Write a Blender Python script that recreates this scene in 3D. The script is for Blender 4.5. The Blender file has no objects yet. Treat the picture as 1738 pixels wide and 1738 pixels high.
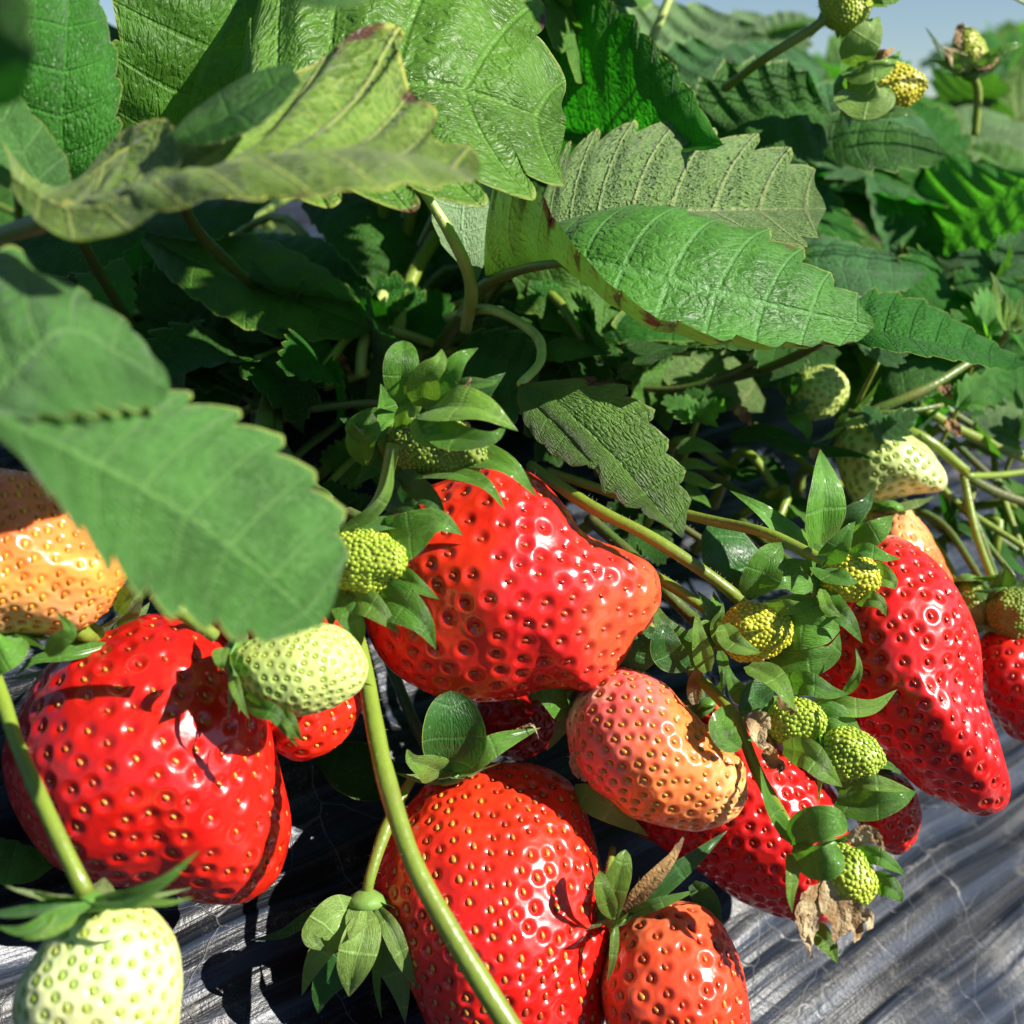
import bpy, math, random
import numpy as np
from mathutils import Vector, Matrix

# ------------------------------------------------------------------ camera
SC = bpy.context.scene
COL = SC.collection
PITCH = math.radians(18.0)
CAMZ = 0.30
FPX = 2098.0                      # focal length in photo pixels (1738 wide)
cam_d = bpy.data.cameras.new('camera')
cam = bpy.data.objects.new('camera', cam_d)
COL.objects.link(cam)
cam.location = (0, 0, CAMZ)
cam.rotation_euler = (math.pi / 2 - PITCH, 0, 0)
cam_d.sensor_width = 36.0
cam_d.lens = 36.0 * FPX / 1738.0
cam_d.clip_start = 0.01
cam_d.clip_end = 2000
cam_d.dof.use_dof = True
cam_d.dof.focus_distance = 0.212
cam_d.dof.aperture_fstop = 20.0
SC.camera = cam

# ------------------------------------------------------------------ light
SUN = Vector((0.75, -0.28, 0.595)).normalized()      # direction towards the sun
sun_el = math.asin(SUN.z)
world = bpy.data.worlds.new('World')
SC.world = world
world.use_nodes = True
wn = world.node_tree
bg = wn.nodes['Background']
sky = wn.nodes.new('ShaderNodeTexSky')
sky.sky_type = 'NISHITA'
sky.sun_disc = False
sky.sun_elevation = sun_el
sky.sun_rotation = math.atan2(SUN.x, SUN.y)
sky.air_density = 1.0
sky.dust_density = 0.0
sky.ozone_density = 2.5
wtc = wn.nodes.new('ShaderNodeTexCoord')
wma = wn.nodes.new('ShaderNodeVectorMath')
wma.operation = 'ADD'
wma.inputs[1].default_value = (0, 0, 0.04)        # lifts the sky lookup, so the horizon shows bluer sky
wn.links.new(wtc.outputs['Generated'], wma.inputs[0])
wn.links.new(wma.outputs[0], sky.inputs[0])
wn.links.new(sky.outputs[0], bg.inputs[0])
bg.inputs[1].default_value = 0.052
sd = bpy.data.lights.new('sun', 'SUN')
sd.energy = 5.0
sd.angle = math.radians(0.5)
sd.color = (1.0, 0.955, 0.87)
so = bpy.data.objects.new('sun', sd)
COL.objects.link(so)
so.rotation_euler = SUN.to_track_quat('Z', 'Y').to_euler()
SC.view_settings.view_transform = 'Standard'
SC.view_settings.look = 'None'
SC.view_settings.exposure = 1.0
SC.view_settings.gamma = 1.0
SC.cycles.max_bounces = 8
SC.cycles.transmission_bounces = 6
SC.cycles.sample_clamp_indirect = 6.0
SC.cycles.use_denoising = True

# ------------------------------------------------------------------ helpers
CX = np.array([1.0, 0, 0])
CF = np.array([0, math.cos(PITCH), -math.sin(PITCH)])
CU = np.array([0, math.sin(PITCH), math.cos(PITCH)])
C0 = np.array([0, 0, CAMZ])


def P(x, y, d):
    return C0 + d * (((x - 869.0) / FPX) * CX + ((869.0 - y) / FPX) * CU + CF)


def PP(pts):
    return np.array([P(*p) for p in pts])


def nrm(v):
    v = np.asarray(v, float)
    l = np.linalg.norm(v, axis=-1, keepdims=True)
    return v / np.maximum(l, 1e-12)


def spline(pts, n, closed=False):
    """centripetal-ish Catmull-Rom through pts, n samples spaced by arc length"""
    p = np.asarray(pts, float)
    if len(p) == 2 and not closed:
        t = np.linspace(0, 1, n)[:, None]
        return p[0] * (1 - t) + p[1] * t
    if closed:
        q = np.vstack([p[-1], p, p[0], p[1]])
    else:
        q = np.vstack([2 * p[0] - p[1], p, 2 * p[-1] - p[-2]])
    out = []
    m = 24
    for i in range(1, len(q) - 2):
        p0, p1, p2, p3 = q[i - 1], q[i], q[i + 1], q[i + 2]
        t = np.linspace(0, 1, m, endpoint=False)[:, None]
        out.append(0.5 * ((2 * p1) + (-p0 + p2) * t + (2 * p0 - 5 * p1 + 4 * p2 - p3) * t ** 2
                          + (-p0 + 3 * p1 - 3 * p2 + p3) * t ** 3))
    out.append(q[-2][None])
    c = np.vstack(out)
    seg = np.linalg.norm(np.diff(c, axis=0), axis=1)
    s = np.concatenate([[0], np.cumsum(seg)])
    s /= s[-1]
    u = np.linspace(0, 1, n)
    return np.stack([np.interp(u, s, c[:, k]) for k in range(c.shape[1])], 1)


def sines(p, scale, seed, octaves=3):
    """smooth pseudo noise, about -1..1; p (n,3); scale = cycles per metre"""
    r = np.random.RandomState(seed)
    out = np.zeros(len(p))
    a = 1.0
    tot = 0
    for o in range(octaves):
        for k in range(4):
            d = nrm(r.normal(size=p.shape[1]))
            out += a * np.sin((p @ d) * scale * 6.283 * (0.7 + 0.6 * r.rand()) + r.rand() * 6.283)
        tot += a * 2.0
        a *= 0.55
        scale *= 2.1
    return out / tot


def link(name, data, parent=None):
    o = bpy.data.objects.new(name, data)
    COL.objects.link(o)
    if parent is not None:
        o.parent = parent
    return o


def thing(name, loc, label, cat, group=None):
    o = link(name, None)
    o.empty_display_size = 0.01
    o.location = Vector(loc)
    o['label'] = label
    o['category'] = cat
    if group:
        o['group'] = group
    return o


def mesh_obj(name, verts, faces, mats, parent, uv=None, attrs=None, cols=None, midx=None, smooth=True):
    """verts in world coordinates; faces list of lists or (n,4) array"""
    off = np.array(parent.location) if parent is not None else np.zeros(3)
    if parent is not None and parent.parent is not None:
        off = off + np.array(parent.parent.location)
    v = np.asarray(verts, float) - off
    me = bpy.data.meshes.new(name)
    if isinstance(faces, np.ndarray):
        nf, k = faces.shape
        me.vertices.add(len(v))
        me.vertices.foreach_set('co', v.astype(np.float32).ravel())
        me.loops.add(nf * k)
        me.loops.foreach_set('vertex_index', faces.astype(np.int32).ravel())
        me.polygons.add(nf)
        me.polygons.foreach_set('loop_start', np.arange(0, nf * k, k, dtype=np.int32))
        me.update(calc_edges=True)
    else:
        me.from_pydata(v.tolist(), [], faces)
    if not isinstance(mats, (list, tuple)):
        mats = [mats]
    for m in mats:
        me.materials.append(m)
    if midx is not None:
        me.polygons.foreach_set('material_index', np.asarray(midx, np.int32))
    if smooth:
        me.polygons.foreach_set('use_smooth', np.ones(len(me.polygons), bool))
    if uv is not None:
        vi = np.zeros(len(me.loops), np.int32)
        me.loops.foreach_get('vertex_index', vi)
        l = me.uv_layers.new(name='UVMap')
        l.data.foreach_set('uv', np.asarray(uv, np.float32)[vi].ravel())
    if cols is not None:
        a = me.color_attributes.new('Col', 'FLOAT_COLOR', 'POINT')
        c = np.ones((len(v), 4), np.float32)
        c[:, :3] = cols
        a.data.foreach_set('color', c.ravel())
    for nme, arr in (attrs or {}).items():
        a = me.attributes.new(nme, 'FLOAT', 'POINT')
        a.data.foreach_set('value', np.asarray(arr, np.float32))
    me.update()
    return link(name, me, parent)


# ------------------------------------------------------------------ materials
def newmat(name):
    m = bpy.data.materials.new(name)
    m.use_nodes = True
    nt = m.node_tree
    nt.nodes.clear()
    out = nt.nodes.new('ShaderNodeOutputMaterial')
    return m, nt, out


class NB:
    def __init__(s, nt):
        s.nt = nt

    def n(s, typ, ins=None, **kw):
        nd = s.nt.nodes.new('ShaderNode' + typ)
        for k, v in kw.items():
            setattr(nd, k, v)
        for k, v in (ins or {}).items():
            if hasattr(v, 'links') or isinstance(v, bpy.types.NodeSocket):
                s.nt.links.new(v, nd.inputs[k])
            else:
                nd.inputs[k].default_value = v
        return nd

    def math(s, op, a, b=0.0, c=0.0, clamp=False):
        nd = s.nt.nodes.new('ShaderNodeMath')
        nd.operation = op
        nd.use_clamp = clamp
        for i, v in enumerate((a, b, c)):
            if isinstance(v, bpy.types.NodeSocket):
                s.nt.links.new(v, nd.inputs[i])
            else:
                nd.inputs[i].default_value = v
        return nd.outputs[0]

    def mix(s, f, a, b, blend='MIX'):
        nd = s.nt.nodes.new('ShaderNodeMix')
        nd.data_type = 'RGBA'
        nd.blend_type = blend
        nd.clamp_factor = True
        for i, v in ((0, f), (6, a), (7, b)):
            if isinstance(v, bpy.types.NodeSocket):
                s.nt.links.new(v, nd.inputs[i])
            else:
                nd.inputs[i].default_value = v if i == 0 or len(v) == 4 else (*v, 1)
        return nd.outputs[2]

    def ramp(s, f, lo, hi, a=0.0, b=1.0):
        nd = s.n('MapRange', {0: f, 1: lo, 2: hi, 3: a, 4: b}, interpolation_type='SMOOTHSTEP')
        return nd.outputs[0]


def leaf_mat(name, top, under, vein=None, undervein=None, trans=(0.16, 0.5, 0.02), tw=0.34, rough=0.42,
             spec=0.5, edge=(0.30, 0.36, 0.07), brown=0.0, bumpk=1.0, mottled=0.35, sheen=0.12, cell=1.0, wet=0.0):
    vein = vein or tuple(min(1, c * 1.35 + 0.01) for c in top)
    undervein = undervein or tuple(min(1, c * 1.35 + 0.03) for c in under)
    m, nt, out = newmat(name)
    b = NB(nt)
    uv = b.n('UVMap').outputs[0]
    sep = b.n('SeparateXYZ', {0: uv})
    x, t = sep.outputs[0], b.math('ABSOLUTE', sep.outputs[1])
    ob = b.n('TexCoord').outputs['Object']
    # lateral veins meet the tooth tips; midrib at t=0
    fx = b.math('ABSOLUTE', b.math('SUBTRACT', b.math('FRACT', b.math('ADD', x, 0.5)), 0.5))
    wlat = b.math('MULTIPLY_ADD', t, -0.045, 0.085)
    lat = b.ramp(b.math('DIVIDE', fx, wlat), 1.0, 0.2)
    midr = b.ramp(t, 0.045, 0.012)
    # small net of tertiary veins
    cv = b.n('CombineXYZ', {0: b.math('MULTIPLY', x, 2.3), 1: b.math('MULTIPLY', sep.outputs[1], 9.5)})
    nz0 = b.n('TexNoise', {'Vector': ob, 'Scale': 260.0, 'Detail': 2.0})
    dv = b.n('VectorMath', {0: cv.outputs[0], 1: b.n('VectorMath', {0: nz0.outputs['Color'], 3: 0.8}, operation='SCALE').outputs[0]}, operation='ADD')
    vo = b.n('TexVoronoi', {'Vector': dv.outputs[0], 'Scale': 1.3 * cell}, feature='DISTANCE_TO_EDGE')
    vo2 = b.n('TexVoronoi', {'Vector': dv.outputs[0], 'Scale': 3.6 * cell}, feature='DISTANCE_TO_EDGE')
    net = b.ramp(vo.outputs['Distance'], 0.09, 0.01)
    net2 = b.ramp(vo2.outputs['Distance'], 0.10, 0.01)
    nz1 = b.n('TexNoise', {'Vector': ob, 'Scale': 90.0, 'Detail': 4.0, 'Roughness': 0.6})
    nz2 = b.n('TexNoise', {'Vector': ob, 'Scale': 1500.0, 'Detail': 2.0})
    v1 = b.math('MAXIMUM', lat, midr)
    veins = b.math('MAXIMUM', b.math('MULTIPLY', v1, 0.8), b.math('MAXIMUM', b.math('MULTIPLY', net, 0.32), b.math('MULTIPLY', net2, 0.16)))
    mot = b.ramp(nz1.outputs[0], 0.32, 0.68)
    dark = tuple(c * (1 - mottled) for c in top)
    lamc = b.mix(mot, dark, tuple(min(1, c * (1 + mottled * 0.5)) for c in top))
    topc = b.mix(veins, lamc, vein)
    udark = tuple(c * (1 - mottled * 0.5) for c in under)
    undc = b.mix(veins, b.mix(mot, udark, under), undervein)
    back = b.n('NewGeometry').outputs['Backfacing']
    c = b.mix(back, topc, undc)
    eg = b.ramp(t, 0.955, 0.995)
    c = b.mix(b.math('MULTIPLY', eg, 0.75), c, edge)
    tr = b.mix(b.math('MULTIPLY', veins, 0.6), b.mix(mot, tuple(q * 0.75 for q in trans), trans), tuple(q * 0.55 for q in trans))
    if brown > 0:
        nb = b.n('TexNoise', {'Vector': ob, 'Scale': 130.0, 'Detail': 3.0})
        bm = b.ramp(b.math('ADD', b.math('MULTIPLY', t, 1.0), b.math('MULTIPLY', b.math('SUBTRACT', nb.outputs[0], 0.5), 0.9)), 1.06 - brown * 0.3, 1.16 - brown * 0.3)
        c = b.mix(bm, c, (0.10, 0.045, 0.025))
        tr = b.mix(bm, tr, (0.10, 0.03, 0.01))
    # scattered pale dust specks
    sp = b.ramp(nz2.outputs[0], 0.66, 0.74)
    c = b.mix(b.math('MULTIPLY', sp, 0.25), c, (0.42, 0.45, 0.36))
    puff = b.math('ADD', b.ramp(vo.outputs['Distance'], 0.0, 0.30), b.math('MULTIPLY', b.ramp(vo2.outputs['Distance'], 0.0, 0.35), 0.45))
    h = b.math('ADD', b.math('MULTIPLY', v1, -0.9), b.math('ADD', b.math('MULTIPLY', puff, 0.75), b.math('MULTIPLY', nz2.outputs[0], 0.3)))
    bp = b.n('Bump', {'Height': h, 'Distance': 0.00045 * bumpk, 'Strength': 0.8})
    pr = b.n('BsdfPrincipled', {'Base Color': c, 'Roughness': b.math('MULTIPLY_ADD', mot, 0.16, rough - 0.05),
                                'Specular IOR Level': spec, 'Normal': bp.outputs[0], 'Sheen Weight': sheen, 'Sheen Roughness': 0.4,
                                'Coat Weight': wet, 'Coat Roughness': 0.15})
    tl = b.n('BsdfTranslucent', {'Color': tr, 'Normal': bp.outputs[0]})
    mx = b.n('MixShader', {0: tw, 1: pr.outputs[0], 2: tl.outputs[0]})
    nt.links.new(mx.outputs[0], out.inputs[0])
    return m


def simple_plant_mat(name, col, col2=None, rough=0.4, trans=0.0, scale=200.0, bump=0.0002, spec=0.5, sss=0.0):
    m, nt, out = newmat(name)
    b = NB(nt)
    ob = b.n('TexCoord').outputs['Object']
    nz = b.n('TexNoise', {'Vector': ob, 'Scale': scale, 'Detail': 4.0})
    f = b.ramp(nz.outputs[0], 0.35, 0.65)
    c = b.mix(f, col, col2 or tuple(q * 0.6 for q in col))
    nz2 = b.n('TexNoise', {'Vector': ob, 'Scale': scale * 6, 'Detail': 2.0})
    bp = b.n('Bump', {'Height': nz2.outputs[0], 'Distance': bump, 'Strength': 0.7})
    pr = b.n('BsdfPrincipled', {'Base Color': c, 'Roughness': rough, 'Specular IOR Level': spec, 'Normal': bp.outputs[0]})
    if sss:
        pr.inputs['Subsurface Weight'].default_value = sss
        pr.inputs['Subsurface Radius'].default_value = (1, 1, 0.4)
        pr.inputs['Subsurface Scale'].default_value = 0.0015
    if trans:
        tl = b.n('BsdfTranslucent', {'Color': c, 'Normal': bp.outputs[0]})
        mx = b.n('MixShader', {0: trans, 1: pr.outputs[0], 2: tl.outputs[0]})
        nt.links.new(mx.outputs[0], out.inputs[0])
    else:
        nt.links.new(pr.outputs[0], out.inputs[0])
    return m


def fruit_mat(name, spec=0.45, rough=0.27, sss=0.25, coat=0.35, pit=(0.30, 0.008, 0.004), pitk=0.5, ssr=(1.0, 0.25, 0.12)):
    m, nt, out = newmat(name)
    b = NB(nt)
    ob = b.n('TexCoord').outputs['Object']
    col = b.n('Attribute', attribute_name='Col').outputs['Color']
    pt = b.n('Attribute', attribute_name='pit').outputs['Fac']
    nz = b.n('TexNoise', {'Vector': ob, 'Scale': 180.0, 'Detail': 3.0})
    c = b.mix(b.ramp(nz.outputs[0], 0.35, 0.7), col, b.mix(1.0, col, (0.78, 0.72, 0.72), 'MULTIPLY'))
    c = b.mix(b.math('MULTIPLY', pt, pitk), c, pit)
    nz2 = b.n('TexNoise', {'Vector': ob, 'Scale': 2600.0, 'Detail': 2.0})
    nz3 = b.n('TexNoise', {'Vector': ob, 'Scale': 420.0, 'Detail': 2.0})
    hh = b.math('ADD', b.math('MULTIPLY', nz2.outputs[0], 0.12), nz3.outputs[0])
    bp = b.n('Bump', {'Height': hh, 'Distance': 0.00022, 'Strength': 0.5})
    pr = b.n('BsdfPrincipled', {'Base Color': c, 'Specular IOR Level': spec, 'Roughness': b.math('MULTIPLY_ADD', nz3.outputs[0], 0.12, rough - 0.05),
                                'Normal': bp.outputs[0], 'Coat Weight': coat, 'Coat Roughness': 0.09,
                                'Subsurface Weight': sss, 'Subsurface Scale': 0.0022, 'Subsurface Radius': ssr})
    nt.links.new(pr.outputs[0], out.inputs[0])
    return m


M = {}
M['leaf_mid'] = leaf_mat('leaf_mid', (0.060, 0.170, 0.011), (0.16, 0.26, 0.06), rough=0.5, sheen=0.04, bumpk=0.6, spec=0.35)
M['leaf_big'] = leaf_mat('leaf_big', (0.088, 0.21, 0.018), (0.18, 0.27, 0.10), rough=0.42, brown=0.16, sheen=0.04, bumpk=1.0, spec=0.45)
M['leaf_dark'] = leaf_mat('leaf_dark', (0.027, 0.10, 0.007), (0.10, 0.19, 0.06), rough=0.55, tw=0.26, trans=(0.05, 0.34, 0.01), sheen=0.0, spec=0.28, edge=(0.25, 0.33, 0.12))  # dark green; on the inner leaves it also darkens where shade falls
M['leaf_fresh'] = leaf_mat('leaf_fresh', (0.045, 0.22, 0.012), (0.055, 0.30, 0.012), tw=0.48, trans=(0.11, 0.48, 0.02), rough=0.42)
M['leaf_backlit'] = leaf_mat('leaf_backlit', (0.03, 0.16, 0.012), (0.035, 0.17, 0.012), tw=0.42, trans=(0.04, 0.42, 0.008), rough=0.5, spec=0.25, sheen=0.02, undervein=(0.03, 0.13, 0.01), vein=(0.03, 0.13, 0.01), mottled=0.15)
M['leaf_under'] = leaf_mat('leaf_under', (0.05, 0.17, 0.03), (0.14, 0.26, 0.06), tw=0.22, trans=(0.22, 0.5, 0.03), rough=0.55, spec=0.35, undervein=(0.30, 0.36, 0.13), bumpk=1.5, cell=1.6)
M['leaf_yellow'] = leaf_mat('leaf_yellow', (0.04, 0.17, 0.015), (0.13, 0.245, 0.028), tw=0.25, trans=(0.30, 0.48, 0.03), rough=0.5, spec=0.3, undervein=(0.38, 0.44, 0.10), edge=(0.45, 0.45, 0.08), brown=0.25, mottled=0.9)  # heavy mottling paints in the dark self-shadow patches of the folded blade
M['leaf_fore'] = leaf_mat('leaf_fore', (0.050, 0.160, 0.024), (0.16, 0.26, 0.10), rough=0.55, tw=0.25, sheen=0.12, spec=0.35, mottled=0.35, bumpk=0.9, vein=(0.12, 0.27, 0.06))
M['leaf_curl'] = leaf_mat('leaf_curl', (0.045, 0.160, 0.012), (0.24, 0.26, 0.08), rough=0.5, sheen=0.06, spec=0.35, bumpk=0.6, tw=0.14, trans=(0.12, 0.4, 0.02), brown=0.22, vein=(0.09, 0.24, 0.05))
M['leaf_pale'] = leaf_mat('leaf_pale', (0.125, 0.23, 0.075), (0.22, 0.34, 0.16), rough=0.5, tw=0.28, trans=(0.2, 0.5, 0.08), sheen=0.1, spec=0.35)
M['leaf_grey'] = leaf_mat('leaf_grey', (0.085, 0.18, 0.022), (0.14, 0.22, 0.08), rough=0.5, tw=0.25, brown=0.30, spec=0.35, edge=(0.20, 0.26, 0.08), bumpk=1.0, sheen=0.08)
M['leaf_blue'] = leaf_mat('leaf_blue', (0.034, 0.13, 0.026), (0.11, 0.22, 0.09), rough=0.52, tw=0.25, sheen=0.08, spec=0.3, edge=(0.28, 0.38, 0.18), bumpk=0.9)
M['leaf_rusty'] = leaf_mat('leaf_rusty', (0.08, 0.2, 0.02), (0.14, 0.26, 0.05), tw=0.45, trans=(0.3, 0.5, 0.02), brown=0.9, edge=(0.35, 0.08, 0.03))
M['leaf_weed'] = leaf_mat('leaf_weed', (0.10, 0.32, 0.04), (0.16, 0.34, 0.08), tw=0.45, trans=(0.22, 0.7, 0.03), bumpk=0.5)
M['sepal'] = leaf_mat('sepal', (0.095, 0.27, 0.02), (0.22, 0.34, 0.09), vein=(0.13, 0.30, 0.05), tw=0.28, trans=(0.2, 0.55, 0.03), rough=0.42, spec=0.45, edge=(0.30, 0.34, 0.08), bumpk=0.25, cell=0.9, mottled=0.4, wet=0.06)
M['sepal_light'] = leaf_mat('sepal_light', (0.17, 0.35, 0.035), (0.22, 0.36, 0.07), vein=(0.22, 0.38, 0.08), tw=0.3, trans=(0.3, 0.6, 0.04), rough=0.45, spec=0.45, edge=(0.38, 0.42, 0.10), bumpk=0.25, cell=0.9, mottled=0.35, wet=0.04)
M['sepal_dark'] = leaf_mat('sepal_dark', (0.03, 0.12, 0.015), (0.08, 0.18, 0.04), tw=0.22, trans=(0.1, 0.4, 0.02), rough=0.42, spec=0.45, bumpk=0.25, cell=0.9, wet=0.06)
M['dry'] = simple_plant_mat('dry', (0.42, 0.25, 0.09), (0.12, 0.055, 0.02), rough=0.7, trans=0.25, scale=260, bump=0.0006)
M['petal_dry'] = simple_plant_mat('petal_dry', (0.62, 0.50, 0.28), (0.28, 0.16, 0.06), rough=0.75, trans=0.3, scale=300, bump=0.0006)
M['stem'] = simple_plant_mat('stem', (0.19, 0.27, 0.03), (0.17, 0.22, 0.03), rough=0.36, sss=0.15, scale=120)
M['stem_pale'] = simple_plant_mat('stem_pale', (0.42, 0.50, 0.15), (0.30, 0.42, 0.09), rough=0.42, sss=0.2)
M['stem_dark'] = simple_plant_mat('stem_dark', (0.06, 0.13, 0.02), (0.10, 0.11, 0.03), rough=0.42)
M['stem_red'] = simple_plant_mat('stem_red', (0.15, 0.16, 0.035), (0.10, 0.17, 0.03), rough=0.4)
M['hair'] = simple_plant_mat('hair', (0.6, 0.62, 0.45), rough=0.5, trans=0.4)
M['crown'] = simple_plant_mat('crown', (0.10, 0.06, 0.02), (0.20, 0.16, 0.05), rough=0.8)
M['red'] = fruit_mat('red_flesh')
M['red_wet'] = fruit_mat('red_wet_flesh', rough=0.30, coat=0.5, pitk=0.45, spec=0.5)
M['orange'] = fruit_mat('orange_flesh', pit=(0.72, 0.14, 0.02), pitk=0.3, sss=0.3, coat=0.3, ssr=(1, 0.45, 0.2))
M['white'] = fruit_mat('unripe_flesh', pit=(0.20, 0.34, 0.02), pitk=0.85, rough=0.3, coat=0.12, sss=0.3, ssr=(1, 1, 0.4))
M['green'] = fruit_mat('green_flesh', pit=(0.30, 0.42, 0.02), pitk=0.3, rough=0.42, coat=0.0, sss=0.15, ssr=(1, 1, 0.4))


def seed_mat(name, c1, c2, rough=0.25):
    m, nt, out = newmat(name)
    b = NB(nt)
    ob = b.n('TexCoord').outputs['Object']
    nz = b.n('TexNoise', {'Vector': ob, 'Scale': 170.0, 'Detail': 1.0})
    c = b.mix(b.ramp(nz.outputs[0], 0.42, 0.58), c1, c2)
    pr = b.n('BsdfPrincipled', {'Base Color': c, 'Roughness': rough, 'Coat Weight': 0.3})
    nt.links.new(pr.outputs[0], out.inputs[0])
    return m


M['seed_red'] = seed_mat('seed_red', (0.28, 0.012, 0.006), (0.45, 0.07, 0.015))
M['seed_gold'] = seed_mat('seed_gold', (0.55, 0.22, 0.03), (0.35, 0.05, 0.01))
M['seed_olive'] = seed_mat('seed_olive', (0.30, 0.20, 0.02), (0.45, 0.20, 0.02))
M['seed_yellow'] = seed_mat('seed_yellow', (0.75, 0.36, 0.03), (0.55, 0.18, 0.01))
M['seed_green'] = seed_mat('seed_green', (0.26, 0.36, 0.03), (0.34, 0.36, 0.05))
M['seed_lime'] = seed_mat('seed_lime', (0.42, 0.50, 0.04), (0.30, 0.42, 0.03), 0.35)
M['seed_limeyellow'] = seed_mat('seed_limeyellow', (0.62, 0.56, 0.03), (0.50, 0.50, 0.03), 0.35)
M['seed_moss'] = seed_mat('seed_moss', (0.20, 0.30, 0.03), (0.14, 0.22, 0.02), 0.4)


# ------------------------------------------------------------------ leaf blades
FP = 0.587


def lam(name, parent, mid, left, right, mat, teeth=9, amp=0.075, ns=None, nt=14, spike=0.25, cup=(0.05, 0.05), relief=0.05,
        under=False, slant=1.3, t0=0.10, crumple=0.0, seed=0, world=False, wob=0.012, thick=0.0):
    """a blade: midrib, left and right margin curves, base to tip; teeth drawn out along the lateral veins"""
    if not world:
        mid, left, right = PP(mid), PP(left), PP(right)
    if ns is None:
        ns = max(16, teeth * 12) if teeth else 24
    s = np.linspace(0, 1, ns + 1)
    Mc = spline(mid, 400)
    g = s ** slant
    Mp = np.stack([np.interp(g, np.linspace(0, 1, 400), Mc[:, k]) for k in range(3)], 1)
    tan = nrm(np.gradient(Mp, axis=0))
    rows = []
    uvs = []
    rs = np.random.RandomState(seed + 5)
    N = max(teeth, 1)
    f = (s * N) % 1.0
    fq = f ** 1.3
    hcell = np.sin(np.pi * fq) ** 0.55
    hcell += spike * np.maximum(0, 1 - np.abs(f - FP) / 0.16)
    env = np.clip((s - t0) / 0.10, 0, 1) * np.clip((1.02 - s) / 0.06, 0.25, 1)
    for side, cur, cp in ((-1, left, cup[0]), (1, right, cup[1])):
        E = spline(cur, ns + 1)
        etan = nrm(np.gradient(E, axis=0))
        d = E - Mp
        ln = np.linalg.norm(d, axis=1, keepdims=True)
        size = ln.max()
        dn = d / np.maximum(ln, 1e-9)
        n = nrm(np.cross(tan, dn) * (1 if side < 0 else -1))
        # smooth n towards neighbours (ends are ill-defined)
        k = max(2, ns // 8)
        w = np.ones(2 * k + 1) / (2 * k + 1)
        n = nrm(np.stack([np.convolve(np.pad(n[:, c], k, 'edge'), w, 'valid') for c in range(3)], 1))
        toothvar = 0.75 + 0.5 * rs.rand(N + 1)[(np.floor(s * N)).astype(int).clip(0, N)]
        A = (2.3 * amp * size * env * toothvar)[:, None] if teeth else 0.0
        tooth = A * (hcell[:, None] * dn + 0.55 * hcell[:, None] * etan) if teeth else 0 * dn
        side_rows = []
        for j in range(1, nt + 1):
            t = j / nt
            p = Mp + d * t + n * (cp * ln * 4 * t * (1 - t)) + tooth * t ** 3
            if relief and teeth:
                bul = (0.5 - 0.5 * np.cos(2 * np.pi * (s * N - FP)))[:, None]
                p = p + n * (relief * size * bul * (math.sin(math.pi * min(t, 0.97)) ** 0.7) * np.sqrt(ln / size) * 0.55)
            p = p + n * (wob * size * sines(p, 0.8 / max(size, 1e-4), seed, 2)[:, None] * t)
            if crumple:
                p = p + crumple * size * np.stack([sines(p, 1.1 / size, seed + q, 2) for q in range(3)], 1)
            side_rows.append(p)
        rows.append(side_rows)
    Mm = Mp.copy()
    if crumple:
        Mm = Mm + crumple * 0.7 * size * np.stack([sines(Mm, 1.1 / size, seed + q, 2) for q in range(3)], 1)
    grid = rows[0][::-1] + [Mm] + rows[1]
    V = np.stack(grid, 1)                      # (ns+1, 2nt+1, 3)
    tt = np.linspace(-1, 1, 2 * nt + 1)
    UV = np.stack(np.broadcast_arrays((s * N - FP)[:, None], tt[None, :]), 2)
    if not teeth:
        UV[..., 0] = (s * 3.0)[:, None] + 0.5
    nj = 2 * nt + 1
    idx = np.arange((ns + 1) * nj).reshape(ns + 1, nj)
    a, b_, c, d_ = idx[:-1, :-1], idx[:-1, 1:], idx[1:, 1:], idx[1:, :-1]
    F = np.stack([a, b_, c, d_], 2).reshape(-1, 4)
    if under:
        F = F[:, ::-1]
    return mesh_obj(name, V.reshape(-1, 3), F.copy(), M[mat] if isinstance(mat, str) else mat, parent, uv=UV.reshape(-1, 2))


def blade(name, parent, spine, width, normal, mat, prof='sepal', teeth=0, amp=0.08, ns=22, nt=5, fold=0.15, cup=0.05,
          relief=0.05, **kw):
    """a blade from a world-space spine; normal = upper side direction"""
    sp = spline(spine, 24)
    u = np.linspace(0, 1, 24)
    if prof == 'sepal':
        w = np.sin(np.pi * np.clip(u, 0, 1) ** 0.72) ** 0.85 * (1 - 0.45 * u)
        w[0] = 0.35
        w[1] = max(w[1], 0.45)
        w[2] = max(w[2], 0.55)
        w[-1] = 0.0
    elif prof == 'leaf':
        w = np.sin(np.pi * u ** 0.85) ** 0.8 * (1 - 0.3 * u ** 3)
    elif prof == 'round':
        w = np.sin(np.pi * u ** 1.15) ** 0.55
        w[0] = 0.2
    else:
        w = np.sin(np.pi * u ** 0.7) ** 0.9
    w = w / w.max() * width * 0.5
    tan = nrm(np.gradient(sp, axis=0))
    N0 = nrm(np.asarray(normal, float))
    if N0.ndim == 1:
        N0 = np.repeat(N0[None], 24, 0)
    side = nrm(np.cross(tan, N0))
    nn = nrm(np.cross(side, tan))
    L = sp - side * w[:, None] + nn * (fold * w[:, None])
    R = sp + side * w[:, None] + nn * (fold * w[:, None])
    return lam(name, parent, sp, L, R, mat, teeth=teeth, amp=amp, ns=ns, nt=nt, cup=(cup, cup), relief=relief, world=True,
               slant=kw.pop('slant', 1.0 if not teeth else 1.3), **kw)


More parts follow.
